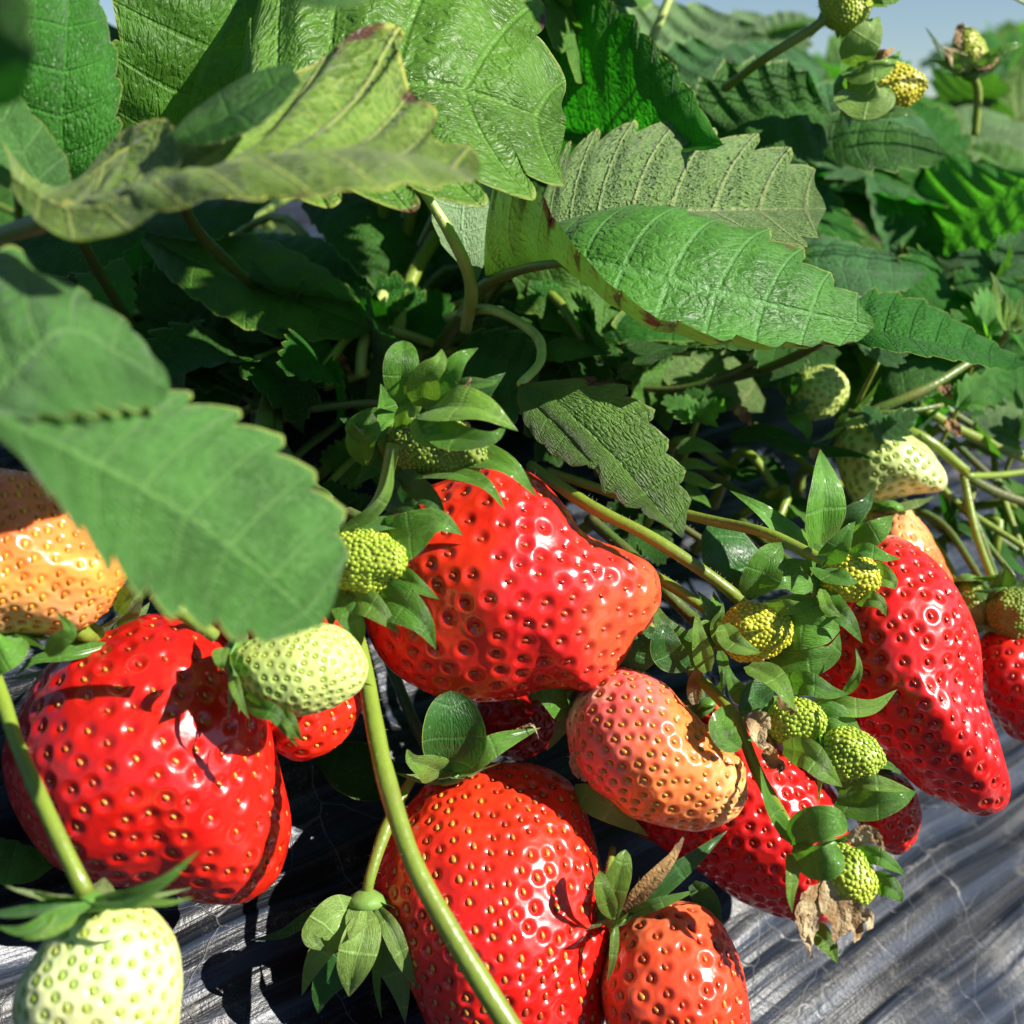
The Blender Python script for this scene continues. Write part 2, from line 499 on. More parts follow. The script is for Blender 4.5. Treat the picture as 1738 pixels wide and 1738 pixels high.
def tube(name, parent, pts, r, mat, world=False, sides=10, n=None, hairs=0, hairlen=0.0008, seed=1, ret=False, lump=0.04):
    pts = np.asarray(pts, float) if world else PP(pts)
    n = n or max(8, 8 * (len(pts) - 1))
    c = spline(pts, n)
    rr = np.interp(np.linspace(0, 1, n), np.linspace(0, 1, len(r)), r) if isinstance(r, (list, tuple)) else np.full(n, r)
    rr = rr * (1 + lump * 1.8 * sines(c, 60, seed, 2))
    tan = nrm(np.gradient(c, axis=0))
    ref = nrm(np.cross(tan[0], [0.3, 0.2, 0.9]))
    V = []
    U = []
    for i in range(n):
        ref = nrm(ref - tan[i] * np.dot(ref, tan[i]))
        b2 = np.cross(tan[i], ref)
        for k in range(sides):
            a = 2 * math.pi * k / sides
            V.append(c[i] + rr[i] * (math.cos(a) * ref + math.sin(a) * b2))
    idx = np.arange(n * sides).reshape(n, sides)
    F = np.stack([idx[:-1], np.roll(idx, -1, 1)[:-1], np.roll(idx, -1, 1)[1:], idx[1:]], 2).reshape(-1, 4).tolist()
    F.append(list(range(sides))[::-1])
    F.append(list(range((n - 1) * sides, n * sides)))
    mi = [0] * len(F)
    rs = np.random.RandomState(seed)
    ntube = len(V)
    V = np.array(V)
    if hairs:
        HV = []
        for _ in range(hairs):
            q = rs.randint(0, ntube)
            i = q // sides
            o = nrm(V[q] - c[i])
            d = nrm(o + 0.35 * rs.normal(size=3))
            p0 = V[q] + tan[i] * rs.uniform(-1, 1) * rr[i] * 0.8
            sd = nrm(np.cross(d, tan[i] + 0.01)) * 0.000028
            sd2 = nrm(np.cross(d, sd)) * 0.000028
            L = hairlen * rs.uniform(0.5, 1.1)
            b0 = len(V) + len(HV)
            HV += [p0 + sd, p0 - sd * 0.5 + sd2, p0 - sd * 0.5 - sd2, p0 + d * L + tan[i] * L * 0.15]
            F += [[b0, b0 + 1, b0 + 3], [b0 + 1, b0 + 2, b0 + 3], [b0 + 2, b0, b0 + 3]]
            mi += [1, 1, 1]
        V = np.vstack([V, np.array(HV)])
    return mesh_obj(name, V, F, [M[mat], M['hair']], parent, midx=mi)


# ------------------------------------------------------------------ fruits
def ico():
    t = (1 + 5 ** 0.5) / 2
    v = nrm(np.array([(-1, t, 0), (1, t, 0), (-1, -t, 0), (1, -t, 0), (0, -1, t), (0, 1, t), (0, -1, -t), (0, 1, -t), (t, 0, -1), (t, 0, 1), (-t, 0, -1), (-t, 0, 1)]))
    f = [(0, 11, 5), (0, 5, 1), (0, 1, 7), (0, 7, 10), (0, 10, 11), (1, 5, 9), (5, 11, 4), (11, 10, 2), (10, 7, 6), (7, 1, 8), (3, 9, 4), (3, 4, 2), (3, 2, 6), (3, 6, 8), (3, 8, 9), (4, 9, 5), (2, 4, 11), (6, 2, 10), (8, 6, 7), (9, 8, 1)]
    vs = v.tolist()
    cache = {}

    def mp(a, b):
        k = (min(a, b), max(a, b))
        if k not in cache:
            cache[k] = len(vs)
            vs.append(nrm((np.array(vs[a]) + np.array(vs[b])) / 2).tolist())
        return cache[k]
    nf = []
    for a, b, c in f:
        x, y, z = mp(a, b), mp(b, c), mp(c, a)
        nf += [(a, x, z), (b, y, x), (c, z, y), (x, y, z)]
    return np.array(vs), np.array(nf)


ICOV, ICOF = ico()


def fruit(parent, shape, axis, mat, seedmat, colfn, spacing, pitd=0.0006, pitr=0.0011, seedl=0.0013, nlat=170, nlon=200,
          seedup=-0.1, lumps=0.02, seed=0, styles=0, rim=0.18, seedw=0.62):
    """shape(u (n,3) unit dirs in fruit frame: x,y across, z towards the tip) -> world points"""
    al = np.linspace(0, math.pi, nlat)
    be = np.linspace(0, 2 * math.pi, nlon, endpoint=False)
    A, B = np.meshgrid(al, be, indexing='ij')
    U = np.stack([np.sin(A) * np.cos(B), np.sin(A) * np.sin(B), -np.cos(A)], 2).reshape(-1, 3)
    W = shape(U)
    size = np.ptp(W, axis=0).max()
    G = W.reshape(nlat, nlon, 3)

    def normals(G):
        du = np.gradient(G, axis=0)
        dv = np.roll(G, -1, 1) - np.roll(G, 1, 1)
        n = np.cross(du, dv)
        n[0] = n[1].mean(0)
        n[-1] = n[-2].mean(0)
        n = nrm(n)
        c = G.reshape(-1, 3).mean(0)
        if ((G - c) * n).sum() < 0:
            n = -n
        return n
    Nn = normals(G)
    G = G + Nn * (lumps * size * sines(W, 2.2 / size, seed, 2).reshape(nlat, nlon)[..., None])
    G[0] = G[0].mean(0)
    G[-1] = G[-1].mean(0)
    Nn = normals(G)
    Wf = G.reshape(-1, 3)
    Nf = Nn.reshape(-1, 3)
    # area weighted blue-noise achenes
    du = np.linalg.norm(np.cross(np.gradient(G, axis=0), (np.roll(G, -1, 1) - np.roll(G, 1, 1)) / 2), axis=2)
    area = du.sum()
    ns = int(area / (0.82 * spacing ** 2))
    rs = np.random.RandomState(seed + 11)
    w = du.ravel() / area
    cand = np.unique(rs.choice(len(Wf), size=12000, p=w))
    ok = (U[cand, 2] > -0.93)
    cand = cand[ok]
    cp = Wf[cand]
    d = np.full(len(cp), 1e9)
    i = 0
    pick = []
    for _ in range(ns):
        pick.append(cand[i])
        d = np.minimum(d, ((cp - cp[i]) ** 2).sum(1))
        # jitter so that the lattice stays loose
        i = int(np.argmax(d * (0.9 + 0.1 * rs.rand(len(d)))))
    pick = np.array(pick)
    SP = Wf[pick]
    SN = Nf[pick]
    best = np.full(len(Wf), 1e9)
    for k in range(0, len(SP), 40):
        q = SP[k:k + 40]
        dd = np.sqrt(np.maximum(0, (Wf ** 2).sum(1)[:, None] - 2 * Wf @ q.T + (q ** 2).sum(1)[None]))
        best = np.minimum(best, dd.min(1))
    x = best / pitr
    disp = -pitd * np.exp(-(x ** 2) * 1.3) + rim * pitd * np.exp(-((x - 1.35) / 0.5) ** 2)
    pit = np.exp(-(x ** 2) * 1.1)
    V = Wf + Nf * disp[:, None]
    a01 = (U[:, 2] + 1) / 2
    cols = colfn(U, Wf, a01, sines(Wf, 1.6 / size, seed + 3, 3))
    idx = np.arange(nlat * nlon).reshape(nlat, nlon)
    F = np.stack([idx[:-1], np.roll(idx, -1, 1)[:-1], np.roll(idx, -1, 1)[1:], idx[1:]], 2).reshape(-1, 4)
    ax = nrm(axis)
    # achenes: teardrops lying along the axis
    SV = []
    SF = []
    base = len(V)
    tpl = ICOV.copy()
    tpl[:, 0] *= (1 - 0.28 * tpl[:, 0])[:] * 1.0
    for k in range(len(SP)):
        n = SN[k]
        tdir = ax - n * np.dot(ax, n)
        if np.linalg.norm(tdir) < 0.05:
            tdir = np.cross(n, [0.3, 0.5, 0.8])
        tdir = nrm(tdir + 0.15 * rs.normal(size=3))
        tdir = nrm(tdir - n * np.dot(tdir, n))
        sd_ = np.cross(n, tdir)
        L = seedl * 0.5 * rs.uniform(0.85, 1.12)
        o = SP[k] + n * (-pitd + seedl * (0.5 * 0.42 + seedup * 0.5) + 0.00005)
        v = o + np.outer(tpl[:, 0] * L, tdir) + np.outer(tpl[:, 1] * L * seedw, sd_) + np.outer(tpl[:, 2] * L * 0.5, n)
        SF.append(ICOF + base + len(SV) * len(ICOV))
        SV.append(v)
    allV = np.vstack([V] + SV)
    nV = len(V)
    faces = F.tolist() + np.vstack(SF).tolist()
    mi = [0] * len(F) + [1] * (len(SF) * len(ICOF))
    mats = [M[mat], M[seedmat]]
    if styles:
        mats.append(M['crown'])
        HV = []
        HF = []
        for k in range(len(SP)):
            if rs.rand() > styles:
                continue
            n = nrm(SN[k] + 0.5 * rs.normal(size=3))
            L = 0.0011 * rs.uniform(0.5, 1.2)
            p0 = SP[k]
            s1 = nrm(np.cross(n, [0.2, 0.7, 0.4])) * 0.00004
            s2 = nrm(np.cross(n, s1)) * 0.00004
            b0 = len(allV) + len(HV)
            HV += [p0 + s1, p0 - s1 + s2, p0 - s1 - s2, p0 + n * L]
            HF += [[b0, b0 + 1, b0 + 3], [b0 + 1, b0 + 2, b0 + 3], [b0 + 2, b0, b0 + 3]]
        if HV:
            allV = np.vstack([allV, np.array(HV)])
            faces += HF
            mi += [2] * len(HF)
    c = np.tile(np.array([[0.5, 0.3, 0.05]]), (len(allV), 1))
    c[:nV] = cols
    pa = np.zeros(len(allV))
    pa[:nV] = pit
    return mesh_obj('fruit', allV, faces, mats, parent, attrs={'pit': pa}, cols=c, midx=mi)


def outline_shape(poly, depth, half, base, tip, ddx=0.0, ddy=0.0, center=None, power=1.0, belly=0.0):
    """solid body whose side-on outline is poly (photo pixels at this depth), half = half thickness in metres;
    ddx/ddy lean the body in depth (metres per metre)"""
    pts = spline(np.array([(x, y, 0) for x, y in poly], float), 721, closed=True)[:-1, :2]
    c = np.array(center if center else pts.mean(0))
    th = np.arctan2(-(pts[:, 1] - c[1]), pts[:, 0] - c[0])
    rr = np.hypot(pts[:, 0] - c[0], pts[:, 1] - c[1])
    o = np.argsort(th)
    th, rr = th[o], rr[o]
    th = np.concatenate([th - 2 * math.pi, th, th + 2 * math.pi])
    rr = np.tile(rr, 3)
    grid = np.linspace(-math.pi, math.pi, 721)
    R = np.interp(grid, th, rr)
    k = np.exp(-np.linspace(-2, 2, 17) ** 2)
    k /= k.sum()
    R = np.convolve(np.concatenate([R[-9:-1], R, R[1:9]]), k, 'valid')
    a = math.atan2(-(tip[1] - base[1]), tip[0] - base[0])     # axis angle in the picture plane
    ca, sa = math.cos(a), math.sin(a)
    px = depth / FPX
    O = P(c[0], c[1], depth)
    fwd = nrm(O - C0)
    rt = nrm(np.cross(fwd, CU))
    up = np.cross(rt, fwd)

    def f(U):
        # fruit frame: z -> axis in plane, x -> perpendicular in plane, y -> depth
        ex = U[:, 2] * ca - U[:, 0] * sa
        ey = U[:, 2] * sa + U[:, 0] * ca
        t = np.arctan2(ey, ex)
        rho = np.hypot(ex, ey)
        Rr = np.interp(t, grid, R) * px
        # blend to a round section so that the front stays smooth
        X = Rr * rho * np.cos(t)
        Y = Rr * rho * np.sin(t)
        z = U[:, 1]
        hh = half * np.sign(z) * np.abs(z) ** power
        hh = hh * (1.0 - 0.28 * np.clip(U[:, 2], 0, 1) * np.abs(U[:, 2]))
        return O + np.outer(X, rt) + np.outer(Y, up) + np.outer(-hh + ddx * X + ddy * Y, fwd)
    return f, nrm(rt * ca + up * sa)


def cone_shape(base, tip, width, fat=0.42, taper=0.35, squash=1.0):
    """body of revolution from base (stem end) to tip in world space"""
    base, tip = np.asarray(base, float), np.asarray(tip, float)
    ax = tip - base
    L = np.linalg.norm(ax)
    ax = ax / L
    e1 = nrm(np.cross(ax, [0.1, 0.3, 0.95]))
    e2 = np.cross(ax, e1)

    def f(U):
        z = U[:, 2]
        a = (z + 1) / 2
        rad = np.hypot(U[:, 0], U[:, 1]) * (1 - taper * (a - fat)) * (width * 0.5)
        ph = np.arctan2(U[:, 1], U[:, 0])
        return base + np.outer(a * L, ax) + np.outer(rad * np.cos(ph), e1) + np.outer(rad * np.sin(ph) * squash, e2)
    return f, ax


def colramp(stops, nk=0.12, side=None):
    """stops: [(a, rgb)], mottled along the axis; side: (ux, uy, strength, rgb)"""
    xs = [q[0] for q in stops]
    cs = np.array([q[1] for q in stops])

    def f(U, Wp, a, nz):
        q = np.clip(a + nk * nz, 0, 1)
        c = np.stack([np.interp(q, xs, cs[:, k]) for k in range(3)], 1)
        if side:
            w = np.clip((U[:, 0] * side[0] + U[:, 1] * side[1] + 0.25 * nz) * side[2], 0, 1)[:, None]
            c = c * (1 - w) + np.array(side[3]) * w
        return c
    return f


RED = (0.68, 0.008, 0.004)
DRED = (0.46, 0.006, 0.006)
ORED = (0.80, 0.055, 0.012)
ORNG = (0.82, 0.20, 0.045)
PINK = (0.80, 0.22, 0.16)
CREAM = (0.80, 0.62, 0.36)
PGRN = (0.56, 0.66, 0.22)
WGRN = (0.68, 0.74, 0.36)
LGRN = (0.34, 0.46, 0.05)


def calyx(root, base, axis, n, L, W, spread, mat='sepal', seed=0, curl=0.5, mats=None, disc=0.004, skip=(), phase=0.0, fold=0.2, lenvar=0.25, under=False):
    """receptacle disc with n sepals; spread = angle in degrees between sepal and the axis (0 hugs the fruit, 90 flat, >90 reflexed)"""
    rs = np.random.RandomState(seed + 77)
    ax = nrm(axis)
    e1 = nrm(np.cross(ax, [0.13, 0.3, 0.94]))
    e2 = np.cross(ax, e1)
    base = np.asarray(base, float)
    # small dome
    V = []
    F = []
    ns_ = 14
    prof = [(0.0, -0.55), (0.35, -0.5), (0.8, -0.2), (1.0, 0.1), (0.7, 0.35), (0.0, 0.4)]
    for r_, z_ in prof:
        for k in range(ns_):
            a = 2 * math.pi * k / ns_
            V.append(base + disc * (r_ * (math.cos(a) * e1 + math.sin(a) * e2) + z_ * ax))
    for i in range(len(prof) - 1):
        for k in range(ns_):
            F.append([i * ns_ + k, i * ns_ + (k + 1) % ns_, (i + 1) * ns_ + (k + 1) % ns_, (i + 1) * ns_ + k])
    cal = mesh_obj('calyx', np.array(V), F, M[mats[0] if mats else mat], root)
    for k in range(n):
        if k in skip:
            continue
        ph = phase + 2 * math.pi * (k + 0.25 * rs.normal() * 0.6) / n
        e = math.cos(ph) * e1 + math.sin(ph) * e2
        sp0 = math.radians(spread + rs.uniform(-14, 14))
        cu = curl * rs.uniform(0.3, 1.5)
        LL = L * (1 + rs.uniform(-lenvar, lenvar))
        pts = [base + e * disc * 0.35]
        p = pts[0]
        for q in range(1, 7):
            an = sp0 + cu * (q / 6.0 - 0.35) + (0.55 - 0.55 * q / 3.0 if q < 3 else 0)
            p = p + (LL / 6) * (math.sin(an) * e + math.cos(an) * ax)
            pts.append(p)
        # upper (inner) side of a sepal looks at the fruit
        side = nrm(np.cross(ax, e))
        tw = rs.uniform(-0.5, 0.5)
        inner = nrm(ax * math.sin(sp0) - e * math.cos(sp0) + side * tw)
        mm = mat if not mats else mats[rs.randint(0, len(mats))]
        blade('sepal', cal, pts, W * rs.uniform(0.8, 1.2), inner, mm, fold=fold, seed=seed * 13 + k, wob=0.05, under=under)
    return cal


def sepal_px(cal, pts, width_px, mat='sepal', tilt=(0, 0), fold=0.2, seed=0, name='sepal', prof='sepal', under=False, cup=0.06, teeth=0, **kw):
    """a sepal drawn through picture points with depths; width in pixels at its own depth"""
    w = PP(pts)
    d = np.mean([p[2] for p in pts])
    n = -CF + tilt[0] * CX + tilt[1] * CU
    return blade(name, cal, w, width_px * d / FPX, n, mat, prof=prof, fold=fold, seed=seed, under=under, cup=cup, teeth=teeth, **kw)


def berry_root(x, y, d, label, name='strawberry', cat='strawberry', group=None):
    return thing(name, P(x, y, d), label, cat, group)

# ------------------------------------------------------------------ ground, bed, film
ROW_AZ = math.atan2(0.657, 0.754)       # row direction in plan
RD = np.array([math.cos(ROW_AZ), math.sin(ROW_AZ), 0])
HD = np.array([-math.sin(ROW_AZ), math.cos(ROW_AZ), 0])       # into the bed
SLOPE = math.radians(40)
P0 = P(1100, 1500, 0.262)
BEDZ = CAMZ - 0.062


def film_profile(q):
    """height of the film against q = distance into the bed (0 at P0)"""
    z = P0[2] + q * math.tan(SLOPE)
    # smooth shoulder at BEDZ
    k = 0.018
    top = BEDZ
    h = np.clip(0.5 + 0.5 * (top - z) / k, 0, 1)
    z1 = top * (1 - h) + z * h - k * h * (1 - h)
    low = 0.015
    h = np.clip(0.5 + 0.5 * (z1 - low) / k, 0, 1)
    z2 = low * (1 - h) + z1 * h + k * h * (1 - h)
    return z2


def film(name, qoff, dense, label):
    if dense:
        u = np.concatenate([-np.geomspace(12, 0.35, 40), np.linspace(-0.33, 0.65, 520), np.geomspace(0.68, 18, 60)])
        q = np.concatenate([np.linspace(-0.45, -0.15, 20), np.linspace(-0.148, 0.20, 420), np.linspace(0.205, 0.62, 60)])
    else:
        u = np.linspace(-12, 18, 60)
        q = np.linspace(-0.30, 0.62, 60)
    Uu, Q = np.meshgrid(u, q, indexing='ij')
    Z = film_profile(Q)
    # far flank of the bed
    qb = 0.62
    Z = np.minimum(Z, np.maximum(0.015, BEDZ - np.maximum(0, Q - 0.47) * 1.6))
    # stretch wrinkles run along the row
    sd_ = Q / math.cos(SLOPE)
    if dense:
        p = np.stack([Uu.ravel() * .6, sd_.ravel() * 14.0, 0 * Q.ravel()], 1)
        w = sines(p * np.array([1, 1, 0]), 2.3, 5, 3).reshape(Q.shape)
        p2 = np.stack([Uu.ravel() * 1.2, sd_.ravel() * 36.0], 1)
        w2 = sines(p2, 3.2, 9, 3).reshape(Q.shape)
        p3 = np.stack([Uu.ravel(), sd_.ravel() * 1.5], 1)
        w3 = sines(p3, 9, 12, 3).reshape(Q.shape)
        Z = Z + 0.0018 * w + 0.0008 * w2 + 0.0020 * w3
    V = P0[None, None, :] * np.array([1, 1, 0]) + Uu[..., None] * RD + (Q + qoff)[..., None] * HD
    V[..., 2] = Z
    nu, nq = Q.shape
    idx = np.arange(nu * nq).reshape(nu, nq)
    F = np.stack([idx[:-1, :-1], idx[1:, :-1], idx[1:, 1:], idx[:-1, 1:]], 2).reshape(-1, 4)
    UV = np.stack([Uu, sd_], 2).reshape(-1, 2)
    o = mesh_obj(name, V.reshape(-1, 3), F, M['film'], None, uv=UV)
    o['kind'] = 'structure'
    return o


def film_mat():
    m, nt, out = newmat('black_mulch_film')
    b = NB(nt)
    uv = b.n('UVMap').outputs[0]
    mp1 = b.n('Mapping', {'Vector': uv, 'Scale': (2.5, 170, 1)})
    mp2 = b.n('Mapping', {'Vector': uv, 'Scale': (6, 620, 1)})
    n1 = b.n('TexNoise', {'Vector': mp1.outputs[0], 'Scale': 1.0, 'Detail': 5.0, 'Roughness': 0.6})
    n2 = b.n('TexNoise', {'Vector': mp2.outputs[0], 'Scale': 1.0, 'Detail': 4.0})
    n3 = b.n('TexNoise', {'Vector': uv, 'Scale': 70.0, 'Detail': 8.0, 'Roughness': 0.72})
    n4 = b.n('TexNoise', {'Vector': uv, 'Scale': 900.0, 'Detail': 3.0, 'Roughness': 0.7})
    n5 = b.n('TexNoise', {'Vector': uv, 'Scale': 18.0, 'Detail': 4.0})
    cr = b.n('TexVoronoi', {'Vector': b.n('VectorMath', {0: uv, 1: b.n('VectorMath', {0: n5.outputs['Color'], 3: 0.03}, operation='SCALE').outputs[0]}, operation='ADD').outputs[0], 'Scale': 75.0}, feature='DISTANCE_TO_EDGE')
    crack = b.math('MULTIPLY', b.ramp(cr.outputs['Distance'], 0.018, 0.002), b.ramp(n5.outputs[0], 0.48, 0.62))
    streak = b.ramp(n1.outputs[0], 0.42, 0.60)
    dust = b.math('MULTIPLY', b.ramp(n3.outputs[0], 0.52, 0.75), b.ramp(n4.outputs[0], 0.36, 0.66))
    base = b.mix(streak, (0.004, 0.0045, 0.006), (0.022, 0.030, 0.048))  # bluish streak colour paints in the sky reflected by the film
    fine = b.ramp(n2.outputs[0], 0.5, 0.72)
    base = b.mix(b.math('MULTIPLY', fine, 0.4), base, (0.08, 0.092, 0.118))
    base = b.mix(b.math('MULTIPLY', dust, 0.5), base, (0.24, 0.22, 0.185))
    base = b.mix(b.math('MULTIPLY', crack, 0.25), base, (0.30, 0.30, 0.30))
    n6 = b.n('TexNoise', {'Vector': uv, 'Scale': 3200.0, 'Detail': 2.0})
    base = b.mix(b.math('MULTIPLY', b.ramp(n6.outputs[0], 0.62, 0.74), b.ramp(n3.outputs[0], 0.44, 0.62)), base, (0.30, 0.29, 0.26))
    h = b.math('ADD', b.math('MULTIPLY', n1.outputs[0], 1.0), b.math('ADD', b.math('MULTIPLY', n2.outputs[0], 0.22), b.math('ADD', b.math('MULTIPLY', n4.outputs[0], 0.18), b.math('MULTIPLY', crack, 0.25))))
    bp = b.n('Bump', {'Height': h, 'Distance': 0.0007, 'Strength': 0.8})
    pr = b.n('BsdfPrincipled', {'Base Color': base, 'Roughness': b.math('MULTIPLY_ADD', dust, 0.3, 0.33), 'Specular IOR Level': 0.26, 'Normal': bp.outputs[0]})
    nt.links.new(pr.outputs[0], out.inputs[0])
    return m


M['film'] = film_mat()


def soil_mat():
    m, nt, out = newmat('soil')
    b = NB(nt)
    ob = b.n('TexCoord').outputs['Object']
    n1 = b.n('TexNoise', {'Vector': ob, 'Scale': 30.0, 'Detail': 8.0, 'Roughness': 0.7})
    c = b.mix(n1.outputs[0], (0.10, 0.07, 0.045), (0.26, 0.20, 0.14))
    bp = b.n('Bump', {'Height': n1.outputs[0], 'Distance': 0.02})
    pr = b.n('BsdfPrincipled', {'Base Color': c, 'Roughness': 0.95, 'Normal': bp.outputs[0]})
    nt.links.new(pr.outputs[0], out.inputs[0])
    return m


M['soil'] = soil_mat()
g = mesh_obj('ground', np.array([(-600, -600, 0), (600, -600, 0), (600, 600, 0), (-600, 600, 0)], float), [[0, 1, 2, 3]], M['soil'], None, smooth=False)
g['kind'] = 'structure'
film('mulch_film', 0.0, True, '')
for k_ in range(1, 5):
    film('mulch_film_row', 1.15 * k_, False, '')
film('mulch_film_row', -1.15, False, '')

# ================================================================== LEAVES
def leaf_thing(x, y, d, label, group=None, cat='leaf'):
    return thing('strawberry_leaf', P(x, y, d), label, cat, group)


# large wrinkled leaf at the top, between the sky gap and the blurred yellow leaf
t = leaf_thing(300, 300, 0.205, 'large wrinkled sunlit leaf with brown scalloped tips filling the upper left centre')
lam('leaflet', t, [(400, 205, .186), (560, 150, .190), (760, 150, .196), (960, 215, .206)],
    [(400, 180, .188), (430, 40, .196), (560, -110, .206), (760, -70, .212), (880, 20, .214), (925, 110, .212), (955, 190, .208)],
    [(400, 225, .186), (470, 300, .178), (640, 315, .180), (800, 308, .187), (900, 290, .196), (950, 262, .203)],
    'leaf_big', teeth=6, amp=.10, spike=0.05, ns=240, nt=40, cup=(.05, -.05), relief=.085, slant=1.55, seed=3, wob=.02)
lam('leaflet', t, [(300, 330, .215), (330, 150, .207), (395, 0, .205), (440, -120, .21)],
    [(210, 300, .215), (192, 190, .205), (205, 70, .20), (222, -40, .20), (300, -130, .205)],
    [(400, 300, .215), (520, 190, .215), (610, 60, .222), (640, -60, .225), (540, -130, .222)],
    'leaf_mid', teeth=6, amp=.05, ns=150, nt=26, cup=(.06, .10), relief=.07, seed=4, wob=.02)
tube('petiole', t, [(300, 330, .215), (360, 420, .24), (520, 560, .29), (640, 660, .31)], [.0011, .0013], 'stem_dark', hairs=150)

# blurred yellow-green underside, close to the lens
t = leaf_thing(60, 390, 0.124, 'blurred olive-green folded leaf with pale veins reaching across the upper left foreground')
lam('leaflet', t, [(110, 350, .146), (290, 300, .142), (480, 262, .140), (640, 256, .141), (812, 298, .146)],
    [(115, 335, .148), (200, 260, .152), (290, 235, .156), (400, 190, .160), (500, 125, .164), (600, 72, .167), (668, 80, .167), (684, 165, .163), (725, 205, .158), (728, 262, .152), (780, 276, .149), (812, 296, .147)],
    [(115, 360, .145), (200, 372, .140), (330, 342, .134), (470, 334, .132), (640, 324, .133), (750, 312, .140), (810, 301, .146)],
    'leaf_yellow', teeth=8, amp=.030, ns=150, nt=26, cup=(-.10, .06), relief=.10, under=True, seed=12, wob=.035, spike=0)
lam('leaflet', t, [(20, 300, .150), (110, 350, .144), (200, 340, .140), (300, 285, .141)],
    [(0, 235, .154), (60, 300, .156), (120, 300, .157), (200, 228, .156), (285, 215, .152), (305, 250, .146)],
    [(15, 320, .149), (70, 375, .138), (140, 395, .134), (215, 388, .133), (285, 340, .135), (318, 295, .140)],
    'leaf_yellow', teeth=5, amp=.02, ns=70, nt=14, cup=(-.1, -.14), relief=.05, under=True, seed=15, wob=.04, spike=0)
lam('leaflet', t, [(296, 236, .146), (350, 218, .148), (420, 178, .150), (500, 125, .154)],
    [(290, 225, .147), (340, 178, .152), (420, 128, .155), (492, 106, .158)],
    [(300, 248, .145), (370, 240, .142), (450, 208, .142), (512, 140, .148)],
    'leaf_dark', teeth=0, nt=10, cup=(.1, .1), seed=16)  # rolled edge of the same leaf, its shade put into the dark green
lam('leaflet', t, [(105, 350, .154), (60, 300, .158), (20, 225, .162), (-60, 120, .166)],
    [(90, 360, .154), (30, 330, .154), (-30, 260, .156), (-80, 160, .161)],
    [(125, 330, .155), (105, 262, .164), (50, 190, .167), (-20, 90, .172)],
    'leaf_fore', teeth=5, amp=.04, ns=60, nt=12, seed=18)
tube('petiole', t, [(-90, 432, .158), (0, 400, .152), (70, 378, .148), (118, 352, .145)], [.0013, .0011], 'stem_red', hairs=60)

t = leaf_thing(120, 280, 0.185, 'dark leaf with a bright translucent lower edge in the upper left corner')
lam('leaflet', t, [(110, 330, .185), (105, 220, .180), (110, 100, .178), (120, -60, .18)],
    [(70, 320, .185), (20, 240, .178), (10, 100, .172), (40, -60, .172)],
    [(150, 330, .185), (190, 240, .183), (196, 130, .184), (180, 50, .186), (150, -60, .186)],
    'leaf_fresh', teeth=6, amp=.05, nt=14, cup=(.12, .12), seed=20)
tube('petiole', t, [(110, 330, .185), (150, 430, .22), (250, 600, .28)], .0011, 'stem_dark')
t = leaf_thing(20, 60, 0.105, 'out-of-focus dark green leaf cut off by the upper left edge')
lam('leaflet', t, [(-80, 190, .108), (-50, 100, .105), (-20, 0, .103), (0, -90, .103)],
    [(-100, 170, .108), (-110, 90, .105), (-90, -10, .103), (-30, -90, .103)],
    [(-60, 200, .108), (30, 165, .104), (52, 80, .101), (38, -20, .102), (10, -90, .103)],
    'leaf_dark', teeth=5, amp=.03, nt=10, seed=22)
t = leaf_thing(560, -20, 0.11, 'out-of-focus green leaf edge dipping in at the top left of the frame')
lam('leaflet', t, [(420, -90, .112), (540, -45, .110), (660, -60, .112)],
    [(430, -120, .113), (540, -120, .113), (650, -100, .113)],
    [(430, -40, .112), (520, 12, .109), (600, 10, .109), (655, -20, .112)],
    'leaf_fore', teeth=0, nt=8, seed=24)

# foreground leaf pair at the left edge
t = leaf_thing(-40, 720, 0.145, 'big blurred grey-green leaf pair hanging over the red berries at the left edge')
lam('leaflet', t, [(-60, 735, .118), (60, 600, .122), (120, 560, .125), (200, 600, .128), (288, 660, .130)],
    [(-80, 640, .122), (-60, 500, .130), (10, 438, .136), (70, 470, .138), (150, 510, .139), (220, 560, .138), (262, 610, .135)],
    [(-40, 730, .118), (40, 705, .118), (130, 690, .121), (210, 685, .125), (275, 682, .129)],
    'leaf_fore', teeth=7, amp=.065, ns=120, nt=18, cup=(.04, .04), relief=.05, seed=31, spike=.1)
lam('leaflet', t, [(-30, 700, .116), (120, 765, .119), (280, 850, .123), (420, 950, .128), (545, 1062, .135)],
    [(-10, 695, .118), (90, 672, .126), (250, 676, .133), (400, 728, .137), (500, 805, .139), (560, 890, .139), (574, 985, .138)],
    [(-30, 720, .116), (60, 800, .116), (160, 910, .118), (270, 1005, .121), (380, 1050, .126), (480, 1082, .131)],
    'leaf_fore', teeth=9, amp=.085, ns=200, nt=26, cup=(.05, -.06), relief=.05, seed=33, slant=1.4, spike=.12)
tube('petiole', t, [(-30, 705, .116), (-120, 720, .13), (-260, 760, .2)], .0014, 'stem')

